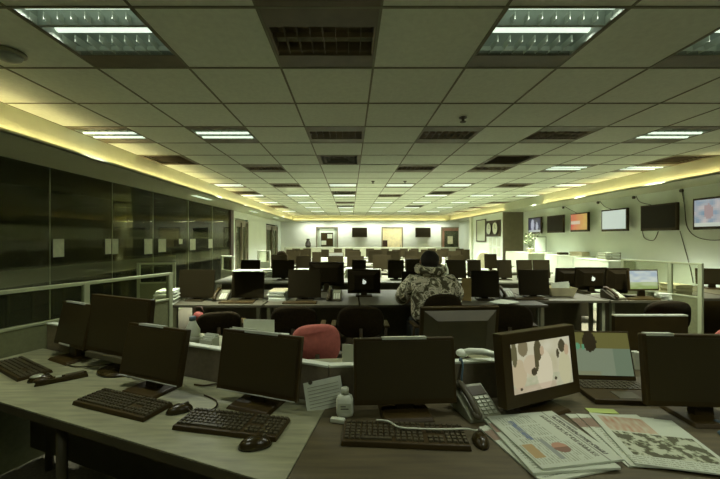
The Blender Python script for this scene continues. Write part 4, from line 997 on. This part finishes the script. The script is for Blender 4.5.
cabinet('pale cabinet by the right wall, farthest and carrying the flowering plant', 9.22, 10.6, 1.10, 4.72)
tray('shallow tray on the nearest pale cabinet by the right wall', (5.4, 7.3, 1.051), .3); paper_stack('tilted files on the middle pale cabinet by the right wall', (5.38, 8.2, 1.081), R(20), .26, .3, 5, .02, 'card')
o = B(-.12, .12, -.05, .05, 0, .06).build('black_case', 'black', loc=(5.35, 8.8, 1.081), bevel=.01); tag(o, 'small black case on the middle pale cabinet', 'case')
pl = thing('potted_plant', 'flowering plant in a pot on the farthest pale cabinet', 'plant', (X(530, 9.45), 9.45, 1.10))
MB().lathe([(.05, 0), (.08, .10), (.085, .12), (.07, .12)], 16).build('pot', 'cream', pl, True)
st = MB(); lv = MB(); pe = MB(); rg = random.Random(3)
for k in range(16):
    a = rg.uniform(0, 6.28); q = rg.uniform(.05, .26); h_ = rg.uniform(.18, .45)
    tip = (math.cos(a) * q, math.sin(a) * q, .1 + h_); st.tube([(0, 0, .1), (tip[0] * .4, tip[1] * .4, .1 + h_ * .6), tip], .004, 5)
    for _ in range(5):
        p = Vector(tip) * rg.uniform(.6, 1.0) + Vector((rg.uniform(-.03, .03), rg.uniform(-.03, .03), .03)); Mx = T(p) @ RZ(rg.uniform(0, 6)) @ RX(rg.uniform(-1, 1))
        lv.add([(0, 0, 0), (.018, .03, .004), (0, .075, 0), (-.018, .03, .004)], [(0, 1, 2, 3)], Mx)
    if k % 2 == 0:
        for j in range(5): pe.add([(0, 0, 0), (.014, .016, .01), (0, .036, .012), (-.014, .016, .01)], [(0, 1, 2, 3)], T(tip) @ RZ(j * 1.256) @ RX(.4))
st.build('stems', 'leaf', pl); lv.build('foliage', 'leaf', pl); pe.build('flowers', 'petal', pl)
o = thing('picture_frame', 'pale framed sheet standing right of the flowering plant', 'frame', (X(541, 9.7), 9.75, 1.10), 0)
B(-.17, .17, -.01, .01, 0, .44).build('frame', 'grey', o); B(-.15, .15, -.014, -.01, .02, .42).build('sheet', 'wall', o)
# small things on the first row desks
for i, (px, d, lab) in enumerate(((237, 4.1, 'thin keyboard below the second monitor from left on the long row'), (300, 4.08, 'thin keyboard left of the fruit logo computer on the long row'), (530, 4.32, 'thin keyboard below the monitor left of the cardboard box'), (641, 4.33, 'thin keyboard below the landscape screen'))):
    keyboard(lab, X(px, d), d, 0, z=.741, group='keyboards on the first long row', L=.40, D=.12, keys=False)
